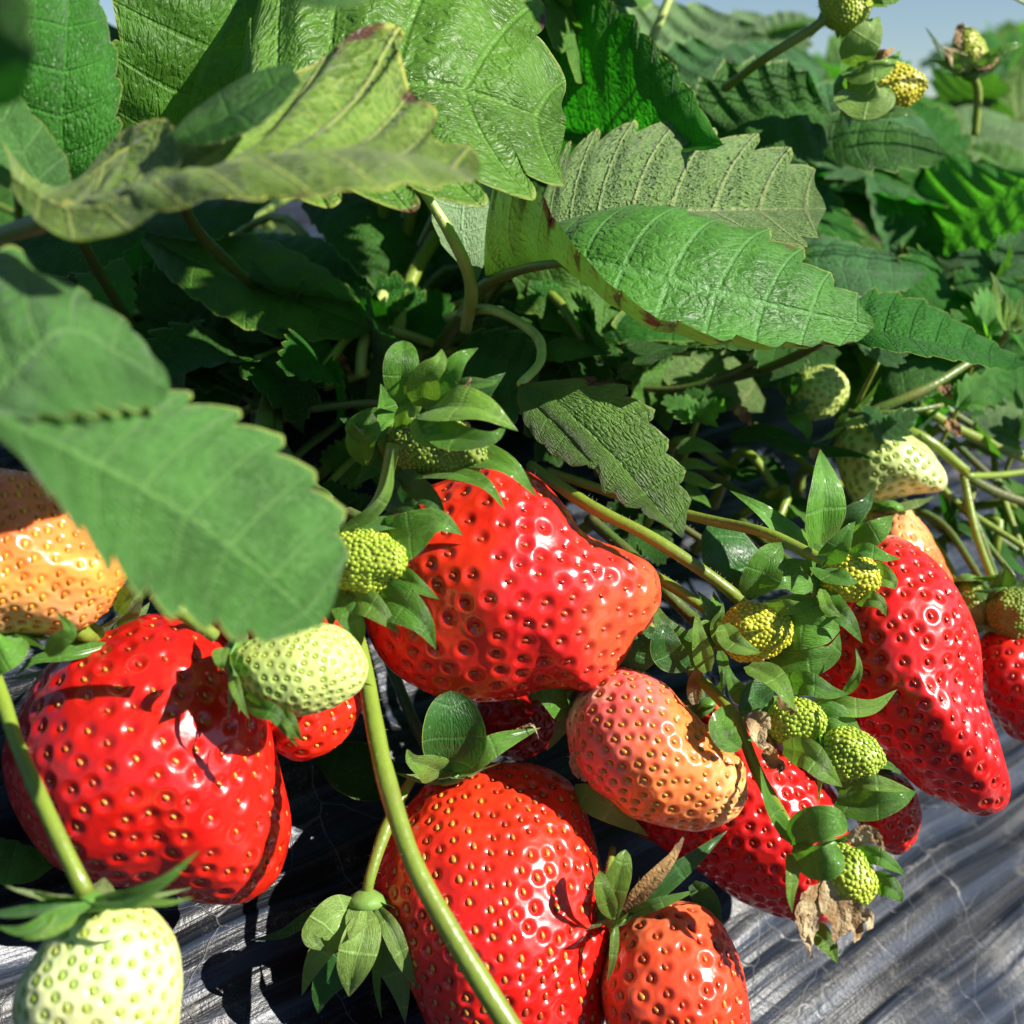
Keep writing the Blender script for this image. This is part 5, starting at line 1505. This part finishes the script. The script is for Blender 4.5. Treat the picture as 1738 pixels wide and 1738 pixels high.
sepal_px(cal, [(1432, 1180, .210), (1450, 1155, .207), (1458, 1130, .206), (1452, 1100, .207)], 20, 'sepal_light', seed=8)
sepal_px(cal, [(1300, 1240, .206), (1285, 1225, .203), (1290, 1260, .201), (1312, 1268, .202)], 40, 'petal_dry', seed=9, crumple=.12)
sepal_px(cal, [(1320, 1190, .205), (1335, 1195, .202), (1345, 1205, .201), (1340, 1215, .202)], 26, 'petal_dry', seed=10, crumple=.14)
sepal_px(cal, [(1300, 1270, .206), (1312, 1290, .203), (1325, 1300, .202), (1322, 1318, .203)], 28, 'dry', seed=11, crumple=.14)
sepal_px(cal, [(1268, 1190, .208), (1250, 1170, .205), (1240, 1150, .204), (1236, 1128, .205)], 34, 'sepal', seed=12)

t, cal = bud('small green berry in the bud cluster nearest the pointed red berry', (1395, 1275, .207), (1500, 1290, .203), .0088, seedmat='seed_lime', col=(0.34, 0.42, 0.05), seed=111, n=5, spread=80, L=.007, styles=.4)
sepal_px(cal, [(1330, 1270, .203), (1370, 1280, .199), (1400, 1310, .197), (1430, 1336, .199)], 52, 'sepal_light', seed=2)
sepal_px(cal, [(1420, 1340, .206), (1460, 1330, .203), (1500, 1335, .202), (1555, 1345, .204)], 40, 'sepal_light', seed=3)
sepal_px(cal, [(1400, 1250, .208), (1480, 1290, .206), (1510, 1300, .206), (1530, 1315, .207)], 30, 'sepal', seed=4)
sepal_px(cal, [(1420, 1360, .203), (1470, 1370, .199), (1520, 1360, .197), (1556, 1342, .199)], 56, 'sepal', seed=5, tilt=(0, .6))

t, cal = bud('lowest small green berry with dry brown petals hanging under it', (1405, 1445, .198), (1475, 1530, .192), .0078, seed=113, n=5, spread=80, L=.006, styles=.3, taper=.15)
sepal_px(cal, [(1340, 1430, .196), (1370, 1405, .190), (1410, 1395, .188), (1440, 1400, .190)], 60, 'sepal', seed=2, tilt=(0, .5), prof='round')
sepal_px(cal, [(1345, 1440, .194), (1380, 1460, .189), (1410, 1460, .187), (1425, 1440, .189)], 62, 'sepal', seed=3, prof='round')
sepal_px(cal, [(1440, 1455, .197), (1480, 1450, .194), (1510, 1465, .193), (1538, 1487, .194)], 34, 'sepal', seed=4)
sepal_px(cal, [(1470, 1500, .198), (1500, 1500, .195), (1525, 1520, .194), (1530, 1532, .195)], 46, 'sepal', seed=5)
sepal_px(cal, [(1340, 1450, .193), (1345, 1480, .190), (1342, 1520, .189), (1345, 1550, .190)], 24, 'sepal_light', seed=6)
sepal_px(cal, [(1380, 1570, .196), (1395, 1590, .193), (1410, 1610, .192), (1422, 1636, .193)], 36, 'sepal_light', seed=7)
sepal_px(cal, [(1350, 1430, .196), (1320, 1390, .193), (1300, 1350, .192), (1290, 1300, .193)], 30, 'sepal', seed=8, tilt=(.5, 0))
for k_, (pp_, w_) in enumerate([([(1400, 1500), (1375, 1540), (1370, 1580), (1378, 1625)], 46), ([(1410, 1490), (1415, 1530), (1425, 1560), (1415, 1600)], 56), ([(1420, 1520), (1450, 1545), (1475, 1560), (1470, 1580)], 44),
                                ([(1440, 1430), (1470, 1415), (1490, 1425), (1500, 1445)], 34), ([(1400, 1510), (1385, 1530), (1360, 1545), (1362, 1590)], 30), ([(1430, 1540), (1440, 1560), (1455, 1580), (1450, 1600)], 34)]):
    sepal_px(cal, [(a, b_, .193 - .001 * q) for q, (a, b_) in enumerate(pp_)], w_, 'petal_dry', seed=20 + k_, crumple=.13, name='dried_petal')

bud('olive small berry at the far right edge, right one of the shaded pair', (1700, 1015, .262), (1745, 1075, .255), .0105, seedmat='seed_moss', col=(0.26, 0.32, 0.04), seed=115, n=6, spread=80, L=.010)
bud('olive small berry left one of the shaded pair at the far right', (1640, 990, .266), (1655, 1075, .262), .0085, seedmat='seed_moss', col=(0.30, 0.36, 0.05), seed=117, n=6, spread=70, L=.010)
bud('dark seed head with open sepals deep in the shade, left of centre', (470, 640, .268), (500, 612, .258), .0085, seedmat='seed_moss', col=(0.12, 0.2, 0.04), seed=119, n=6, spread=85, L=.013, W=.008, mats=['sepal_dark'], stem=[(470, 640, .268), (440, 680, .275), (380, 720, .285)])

# --- top right
t, cal = bud('yellow-green berry with cupped sepals against the sky at the upper right', (1435, 150, .272), (1572, 142, .266), .0112, seedmat='seed_limeyellow', col=(0.58, 0.50, 0.04), seed=121, n=5, spread=75, L=.009, styles=.3, spacing=.0012)
sepal_px(cal, [(1440, 110, .264), (1460, 80, .260), (1480, 50, .259), (1492, 28, .261)], 62, 'sepal_light', seed=2, under=True)
sepal_px(cal, [(1440, 150, .262), (1470, 170, .257), (1500, 165, .256), (1508, 145, .258)], 86, 'sepal_light', seed=3, under=True)
sepal_px(cal, [(1435, 120, .263), (1460, 125, .258), (1500, 115, .257), (1530, 85, .259)], 40, 'sepal_light', seed=4)
sepal_px(cal, [(1440, 100, .268), (1445, 60, .266), (1465, 20, .266), (1485, -10, .268)], 36, 'sepal', seed=5)
sepal_px(cal, [(1460, 185, .264), (1500, 190, .261), (1530, 190, .260), (1562, 190, .262)], 26, 'sepal', seed=6)
sepal_px(cal, [(1470, 105, .262), (1490, 95, .260), (1505, 90, .259), (1520, 80, .260)], 18, 'dry', seed=7, crumple=.1)
t, cal = bud('hanging green bud on a slanting stalk at the top edge above the yellow-green berry', (1430, -25, .265), (1440, 44, .260), .0105, seedmat='seed_lime', col=(0.42, 0.44, 0.05), seed=123, n=7, spread=22, L=.0095, W=.007, mats=['sepal_light'], stem=[(1412, 22, .262), (1370, 55, .264), (1300, 98, .268), (1230, 150, .28)], under=True)
sepal_px(cal, [(1480, 0, .258), (1495, -10, .257), (1515, -8, .257), (1525, -25, .258)], 40, 'sepal_light', seed=2)
t, cal = bud('dried-petalled bud on an upright stalk against the sky at the far upper right', (1650, 125, .30), (1636, 45, .298), .0075, seedmat='seed_lime', col=(0.5, 0.45, 0.05), seed=125, n=6, spread=45, L=.0115, W=.005, mats=['sepal', 'sepal_dark'], stem=[(1652, 130, .30), (1660, 160, .302), (1655, 230, .305)])
for k_, pp_ in enumerate([[(1640, 115), (1610, 90), (1595, 80)], [(1655, 115), (1690, 95), (1700, 85)], [(1640, 80), (1630, 55), (1635, 38)]]):
    sepal_px(cal, [(a, b_, .296) for a, b_ in pp_], 30, 'petal_dry', seed=30 + k_, crumple=.12, name='dried_petal')
sepal_px(cal, [(1640, 130, .298), (1600, 90, .296), (1580, 60, .295), (1570, 45, .296)], 14, 'sepal_dark', seed=33)
sepal_px(cal, [(1660, 130, .298), (1690, 100, .296), (1715, 80, .295), (1738, 75, .296)], 26, 'sepal', seed=34)
t = thing('calyx_tuft', P(1720, 520, .275), 'opened pale bud with thin sepals at the right edge beside the weed tuft', 'calyx')
for k_, (pp_, w_) in enumerate([([(1710, 560), (1700, 520), (1690, 480), (1680, 460)], 26), ([(1715, 560), (1725, 530), (1735, 500)], 22), ([(1708, 560), (1712, 530), (1708, 495)], 16), ([(1712, 560), (1735, 550), (1760, 520)], 26)]):
    sepal_px(t, [(a, b_, .277 - .001 * q) for q, (a, b_) in enumerate(pp_)], w_, 'sepal_light', seed=40 + k_)
tube('stem', t, [(1710, 560, .277), (1700, 580, .28), (1650, 620, .285)], .0008, 'stem_red')

# --- empty calyx hanging at the bottom
t = thing('calyx', P(620, 1525, .205), 'empty pale green calyx hanging from a stalk left of the bottom centre berry', 'calyx')
cal = calyx(t, P(622, 1528, .204), -CU, 3, .007, .004, 60, seed=91, disc=.0034, mat='sepal_light')
tube('stem', t, [(622, 1525, .204), (628, 1490, .204), (650, 1420, .207), (675, 1365, .210), (700, 1320, .214)], [.0008, .0011, .0008], 'stem', hairs=80)
sepal_px(cal, [(600, 1535, .203), (560, 1560, .200), (530, 1590, .199), (555, 1615, .199)], 66, 'sepal_light', seed=2, under=True)
sepal_px(cal, [(600, 1540, .204), (560, 1590, .202), (530, 1640, .201), (512, 1690, .202)], 46, 'sepal_light', seed=3, under=True)
sepal_px(cal, [(622, 1540, .202), (615, 1590, .198), (600, 1640, .197), (592, 1692, .199)], 66, 'sepal_light', seed=4, under=True, prof='leaf')
sepal_px(cal, [(640, 1540, .203), (665, 1580, .200), (690, 1640, .200), (718, 1688, .202)], 34, 'sepal_light', seed=5, under=True)
sepal_px(cal, [(640, 1560, .206), (660, 1620, .205), (680, 1680, .206), (688, 1738, .207)], 52, 'sepal', seed=6, under=True)
sepal_px(cal, [(635, 1560, .205), (640, 1620, .204), (640, 1680, .204), (648, 1730, .205)], 18, 'sepal_light', seed=7)
sepal_px(cal, [(580, 1540, .205), (530, 1555, .204), (480, 1585, .204), (424, 1596, .206)], 24, 'sepal_dark', seed=8, tilt=(0, .8))
sepal_px(cal, [(600, 1620, .208), (560, 1660, .208), (545, 1690, .208), (540, 1722, .209)], 56, 'sepal_dark', seed=9)

# --- dry bits
for x, y, d, lb in [(1265, 705, .262, 'curled brown scrap right of the jagged weed near the centre right'), (1390, 775, .255, 'small brown scrap on the tip of the tall sepal'),
                    (1605, 660, .270, 'dark brown scrap beside the brown-green twig'), (1620, 725, .268, 'pale brown scrap under the weed tuft'),
                    (490, 700, .262, 'orange dry scrap in the dark centre of the plant'), (583, 615, .262, 'thin orange sliver in the dark centre of the plant')]:
    t = thing('dry_scrap', P(x, y, d), lb, 'dry leaf scrap')
    sepal_px(t, [(x - 14, y - 14, d), (x, y + 2, d - .001), (x + 12, y + 18, d)], 22, 'dry', seed=int(x), crumple=.16, name='scrap')

# ================================================================== PLANT CROWNS AND FILLER LEAVES
def tri_leaf(base, crown, L, up, heading, mats, seed, label, group, res=(60, 8), nlf=3, pr=.001):
    """trifoliate leaf: stalk from crown to base, three leaflets spread around heading"""
    t = thing('strawberry_leaf', base, label, 'leaf', group)
    rs = np.random.RandomState(seed)
    up = nrm(up)
    h = nrm(heading - up * np.dot(heading, up))
    sd_ = np.cross(up, h)
    for k in range(nlf):
        a = (0, 1.35, -1.35)[k]
        dr = nrm(math.cos(a) * h + math.sin(a) * sd_ + .15 * rs.normal(size=3))
        LL = L * (1 if k == 0 else .88) * rs.uniform(.9, 1.1)
        dp = rs.uniform(.05, .35)
        pts = [base, base + dr * LL * .35 + up * LL * .06, base + dr * LL * .7 + up * LL * (.06 - dp * .25), base + dr * LL - up * LL * dp * .6]
        blade('leaflet', t, pts, LL * rs.uniform(.78, .92), up + .25 * rs.normal(size=3), mats, prof='leaf', teeth=8, amp=.09, ns=res[0], nt=res[1],
              seed=seed * 5 + k, fold=rs.uniform(.05, .4), cup=rs.uniform(-.12, .12), relief=.07, wob=.03)
    if crown is not None:
        mid_ = (base + crown) / 2 + np.array([0, 0, .01]) + .006 * rs.normal(size=3)
        tube('petiole', t, [tuple(crown), tuple(mid_), tuple(base)], [pr * 1.4, pr], 'stem', world=True, n=14, sides=7)
    return t


RSG = np.random.RandomState(4)
MARKS = [((600, 950), 'small green berry beside the central red one'), ((480, 620), 'dark seed head'), ((740, 660), 'pale green sepal tuft'), ((760, 400), 'pale lit leaf stalk'),
         ((450, 500), 'long dark shaded leaf'), ((150, 430), 'dark leaf under the yellow one'), ((400, 260), 'blurred yellow-green leaf'), ((100, 600), 'blurred grey-green leaf pair'),
         ((640, 680), 'woody plant crown'), ((1020, 760), 'drooping grey-green leaf'), ((1010, 615), 'water drop'), ((1200, 480), 'big curled leaf'), ((1160, 310), 'furry grey-green underside'),
         ((1050, 130), 'deep green backlit leaf'), ((1290, 190), 'dark pleated leaf'), ((1500, 240), 'silver-edged leaf'), ((1500, 140), 'hanging yellow-green berry'), ((1640, 90), 'dried-petalled bud'),
         ((1640, 350), 'bright translucent leaf'), ((1665, 250), 'pale grey blurred leaf'), ((1440, 400), 'rust-rimmed leaf'), ((1450, 450), 'flat blue-green leaf'), ((1600, 560), 'long pointed leaf'),
         ((1385, 660), 'shaded unripe berry'), ((1510, 790), 'pale green conical berry'), ((1190, 700), 'jagged weed'), ((1670, 550), 'bright jagged weed tuft'), ((1430, 20), 'hanging green bud'),
         ((700, 120), 'large wrinkled leaf'), ((1110, 40), 'pale stalk crossing the sky'), ((1250, 960), 'glossy blade on the film'), ((660, 620), 'upright yellow-lit stalk'), ((860, 630), 'dark scalloped leaf'),
         ((940, 520), 'yellow-green upright leaf'), ((600, 850), 'lime-stalked green berry'), ((1640, 800), 'stem fork'), ((1310, 760), 'slim dark blade'), ((1190, 820), 'tuft of small blades'), ((470, 410), 'mid-green scalloped leaf'),
         ((560, 400), 'dark arching leaf'), ((300, 370), 'dark curved leaf'), ((200, 520), 'half-lit leaf tip')]
USED = set()
TONE = {'leaf_mid': 'mid-green', 'leaf_dark': 'dark green', 'leaf_blue': 'bluish green', 'leaf_backlit': 'deep green', 'leaf_fresh': 'bright green', 'leaf_pale': 'pale grey-green'}


def where_label(x, y, mt, what):
    for (mx_, my_), nm in sorted(MARKS, key=lambda q: (q[0][0] - x) ** 2 + (q[0][1] - y) ** 2):
        dx, dy = x - mx_, y - my_
        rel = ('right of' if dx > 0 else 'left of') if abs(dx) > abs(dy) else ('below' if dy > 0 else 'above')
        if (nm, rel) not in USED:
            USED.add((nm, rel))
            return ' '.join(('%s %s %s the %s' % (TONE[mt], what, rel, nm)).split()[:16])




def bedpt(x, y, d):
    p = P(x, y, d)
    return p


crown0 = P(640, 690, .315)
crown0[2] = BEDZ + .005
cr = thing('plant_crown', crown0, 'brown woody plant crown in the dark centre where the stalks meet', 'plant crown')
dvv = ICOV * np.array([.012, .012, .014])
dvv = dvv * (1 + .15 * sines(dvv, 90, 3, 2)[:, None]) + crown0
cmesh = mesh_obj('crown_wood', dvv, ICOF.tolist(), M['crown'], cr)
cm_ = cmesh.modifiers.new('Subdivision', 'SUBSURF'); cm_.levels = 2; cm_.render_levels = 2

# leaves closing the plant interior, in darkened greens that deepen the shade
inner = [(120, 560, .33), (300, 600, .36), (480, 560, .34), (640, 380, .34), (560, 330, .36), (760, 560, .33), (900, 480, .36), (380, 520, .40), (60, 480, .38),
         (820, 640, .32), (1020, 640, .34), (1150, 560, .36), (1280, 640, .34), (1300, 520, .38), (700, 470, .38), (200, 700, .32), (420, 760, .30), (1120, 720, .33)]
inner += [(-40, 330, .42), (60, 300, .50), (180, 340, .46), (320, 300, .52), (430, 360, .46), (560, 300, .50), (700, 300, .46), (40, 400, .60), (250, 420, .62), (420, 450, .55), (600, 470, .50),
          (760, 400, .45), (20, 560, .42), (180, 600, .40), (340, 660, .36), (520, 640, .34), (680, 620, .36), (540, 760, .29), (300, 780, .29), (100, 640, .36), (960, 720, .31), (1240, 700, .34), (1400, 620, .36),
          (450, 860, .27), (560, 700, .29), (260, 520, .48), (-60, 480, .45), (880, 560, .40), (1060, 560, .42), (960, 700, .285), (1060, 640, .295), (1180, 660, .30), (1110, 740, .30), (1260, 790, .30), (1340, 720, .31), (1160, 860, .28), (1560, 620, .33), (1680, 700, .36), (1300, 850, .29),
          (640, 780, .27), (700, 720, .28), (380, 720, .30), (230, 640, .33), (560, 850, .262), (1000, 780, .275)]
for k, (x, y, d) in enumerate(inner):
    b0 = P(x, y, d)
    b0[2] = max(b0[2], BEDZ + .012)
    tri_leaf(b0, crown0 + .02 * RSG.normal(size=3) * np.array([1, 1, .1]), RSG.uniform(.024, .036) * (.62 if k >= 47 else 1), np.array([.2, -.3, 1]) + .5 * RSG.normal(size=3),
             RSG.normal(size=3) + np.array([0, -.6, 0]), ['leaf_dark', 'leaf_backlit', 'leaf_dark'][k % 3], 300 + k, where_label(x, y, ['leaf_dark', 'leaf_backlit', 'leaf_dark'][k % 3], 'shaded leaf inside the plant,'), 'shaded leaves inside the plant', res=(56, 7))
# unseen leaves added sunward to shade the interior; then canopy filling to the horizon
for k, (x, y, d, s_, L_) in enumerate([(90, 380, .33, .12, .05), (90, 500, .33, .14, .045), (270, 380, .33, .12, .045), (90, 620, .33, .18, .025), (270, 500, .33, .22, .026), (450, 380, .33, .14, .03), (450, 500, .33, .22, .022),
        (630, 380, .33, .18, .02), (630, 500, .33, .20, .018), (270, 500, .27, .22, .025), (450, 380, .27, .18, .024), (90, 380, .27, .14, .028), (90, 500, .27, .14, .022), (450, 500, .27, .22, .02)]):
    b0 = P(x, y, d) + s_ * SUNV
    cq = crown0 + np.array([0, .01, 0])
    if b0[0] > .02:
        cq = P(2500, 520, .34)
        cq[2] = BEDZ
    tri_leaf(b0, cq, L_, SUNV + .12 * RSG.normal(size=3), RSG.normal(size=3), 'leaf_mid', 350 + k, 'added strawberry leaf out of view above the frame, shading the plant interior', 'added shading leaves overhead', res=(56, 6), pr=.00035 if b0[0] > .02 else .001)
canopy = [(40, -60, .30), (300, -150, .33), (620, -120, .34), (850, 60, .33), (980, 120, .32), (830, -60, .38), (1000, -40, .42), (940, 300, .30), (1080, 300, .30), (1250, 330, .33),
          (1380, 330, .37), (1520, 230, .40), (1700, 220, .46), (1640, 330, .42), (1720, 420, .37), (1600, 420, .39), (1690, 540, .36), (1560, 540, .38), (1450, 600, .34), (1620, 600, .38), (1740, 640, .37),
          (1330, 170, .38), (1480, 160, .42), (1700, 170, .52), (1600, 260, .50), (1560, 210, .56), (80, 60, .26), (120, 20, .32), (1180, 440, .34),
          (1290, 60, .46), (1400, 110, .44), (1350, 230, .33), (1480, 300, .35), (1580, 330, .36), (1560, 480, .34), (1660, 450, .35), (1730, 330, .38), (1400, 500, .31), (1500, 560, .31),
          (1620, 500, .31), (1700, 600, .33), (1240, 420, .29), (1130, 500, .29), (1180, 100, .44), (1600, 180, .44), (1720, 130, .60)]
nC = len(canopy)
mm_ = ['leaf_mid', 'leaf_dark', 'leaf_blue', 'leaf_backlit', 'leaf_fresh', 'leaf_pale']
for k, (x, y, d) in enumerate(canopy):
    b0 = P(x, y, d)
    cw = b0 + HD * .05 + RD * RSG.uniform(-.04, .04)
    cw[2] = BEDZ
    tri_leaf(b0, cw, RSG.uniform(.026, .040), np.array([.25, -.45, 1]) + .35 * RSG.normal(size=3), RSG.normal(size=3), mm_[k % 6] if x > 900 else mm_[k % 2], 400 + k,
             where_label(x, y, mm_[k % 6] if x > 900 else mm_[k % 2], 'canopy leaf'), 'canopy leaves behind the front leaves', res=(70, 9))
# the row runs on to the right and into the distance
kk = 0
for u_ in np.concatenate([np.linspace(.34, 1.2, 30), np.linspace(1.25, 5.0, 46), np.linspace(-.9, -.22, 14)]):
    q_ = RSG.uniform(.10, .46)
    b0 = P0 * np.array([1, 1, 0]) + RD * (u_ + RSG.uniform(-.03, .03)) + HD * q_
    cw = b0 + HD * .01
    cw[2] = BEDZ
    b0[2] = BEDZ + RSG.uniform(.03, .085)
    far = u_ > 1.3
    tri_leaf(b0, cw, RSG.uniform(.05, .07) * (1.3 if far else 1), np.array([.25, -.4, 1]) + .4 * RSG.normal(size=3), RSG.normal(size=3), mm_[kk % 6], 600 + kk,
             'strawberry leaf farther along the planted row', 'leaves farther along the row', res=(32 if far else 50, 4 if far else 6))
    kk += 1

# thin stalks and small leaves tangled over the film
tang = [([(1560, 770, .29), (1620, 850, .285), (1740, 930, .28)], 'stem'), ([(1590, 720, .295), (1660, 790, .29), (1760, 880, .285)], 'stem_dark'), ([(1540, 860, .29), (1610, 960, .28), (1640, 1050, .272)], 'stem'),
        ([(1660, 800, .29), (1650, 880, .28), (1720, 980, .27)], 'stem_red'), ([(1700, 700, .31), (1690, 800, .30), (1760, 1000, .285)], 'stem'), ([(1010, 800, .26), (1120, 870, .25), (1260, 960, .245)], 'stem_dark'),
        ([(1050, 720, .29), (1180, 790, .28), (1330, 880, .265)], 'stem_dark'), ([(460, 820, .25), (520, 760, .26), (600, 700, .28)], 'stem_dark'), ([(520, 900, .24), (560, 820, .255), (640, 740, .28)], 'stem'),
        ([(400, 780, .27), (500, 700, .28), (600, 680, .30)], 'stem'), ([(1280, 720, .29), (1380, 800, .28), (1450, 900, .26)], 'stem')]
for k_, (pp_, mt_) in enumerate(tang):
    t = thing('stalk', P(*pp_[0]), where_label(pp_[1][0], pp_[1][1], 'leaf_dark', 'thin stalk crossing') , 'stalk')
    tube('stem', t, pp_, [.0007, .0009, .0007], mt_, hairs=70, n=30, seed=k_ + 50)
for k_, (x, y, d, L_, mt_) in enumerate([(1600, 900, .292, .012, 'leaf_dark'), (1690, 940, .285, .013, 'leaf_fresh'), (1720, 860, .30, .014, 'leaf_mid'), (1560, 700, .295, .013, 'leaf_fresh'), (1650, 760, .30, .012, 'leaf_mid'),
                                     (1250, 800, .285, .012, 'leaf_dark'), (1330, 850, .275, .012, 'leaf_mid'), (1140, 830, .275, .011, 'leaf_dark'), (1090, 900, .262, .010, 'leaf_dark'), (1300, 930, .262, .010, 'leaf_mid'),
                                     (500, 820, .262, .013, 'leaf_dark'), (580, 900, .25, .011, 'leaf_dark'), (620, 800, .27, .012, 'leaf_mid'), (480, 930, .24, .011, 'leaf_dark'), (1480, 860, .288, .011, 'leaf_mid')]):
    tri_leaf(P(x, y, d), P(x, y, d) + HD * .02 - np.array([0, 0, .006]), L_, np.array([.3, -.5, .8]) + .5 * RSG.normal(size=3), RSG.normal(size=3) + np.array([.3, -.5, 0]), mt_, 800 + k_,
             where_label(x, y, mt_, 'small leaf'), 'small leaves tangled over the film', res=(44, 5))
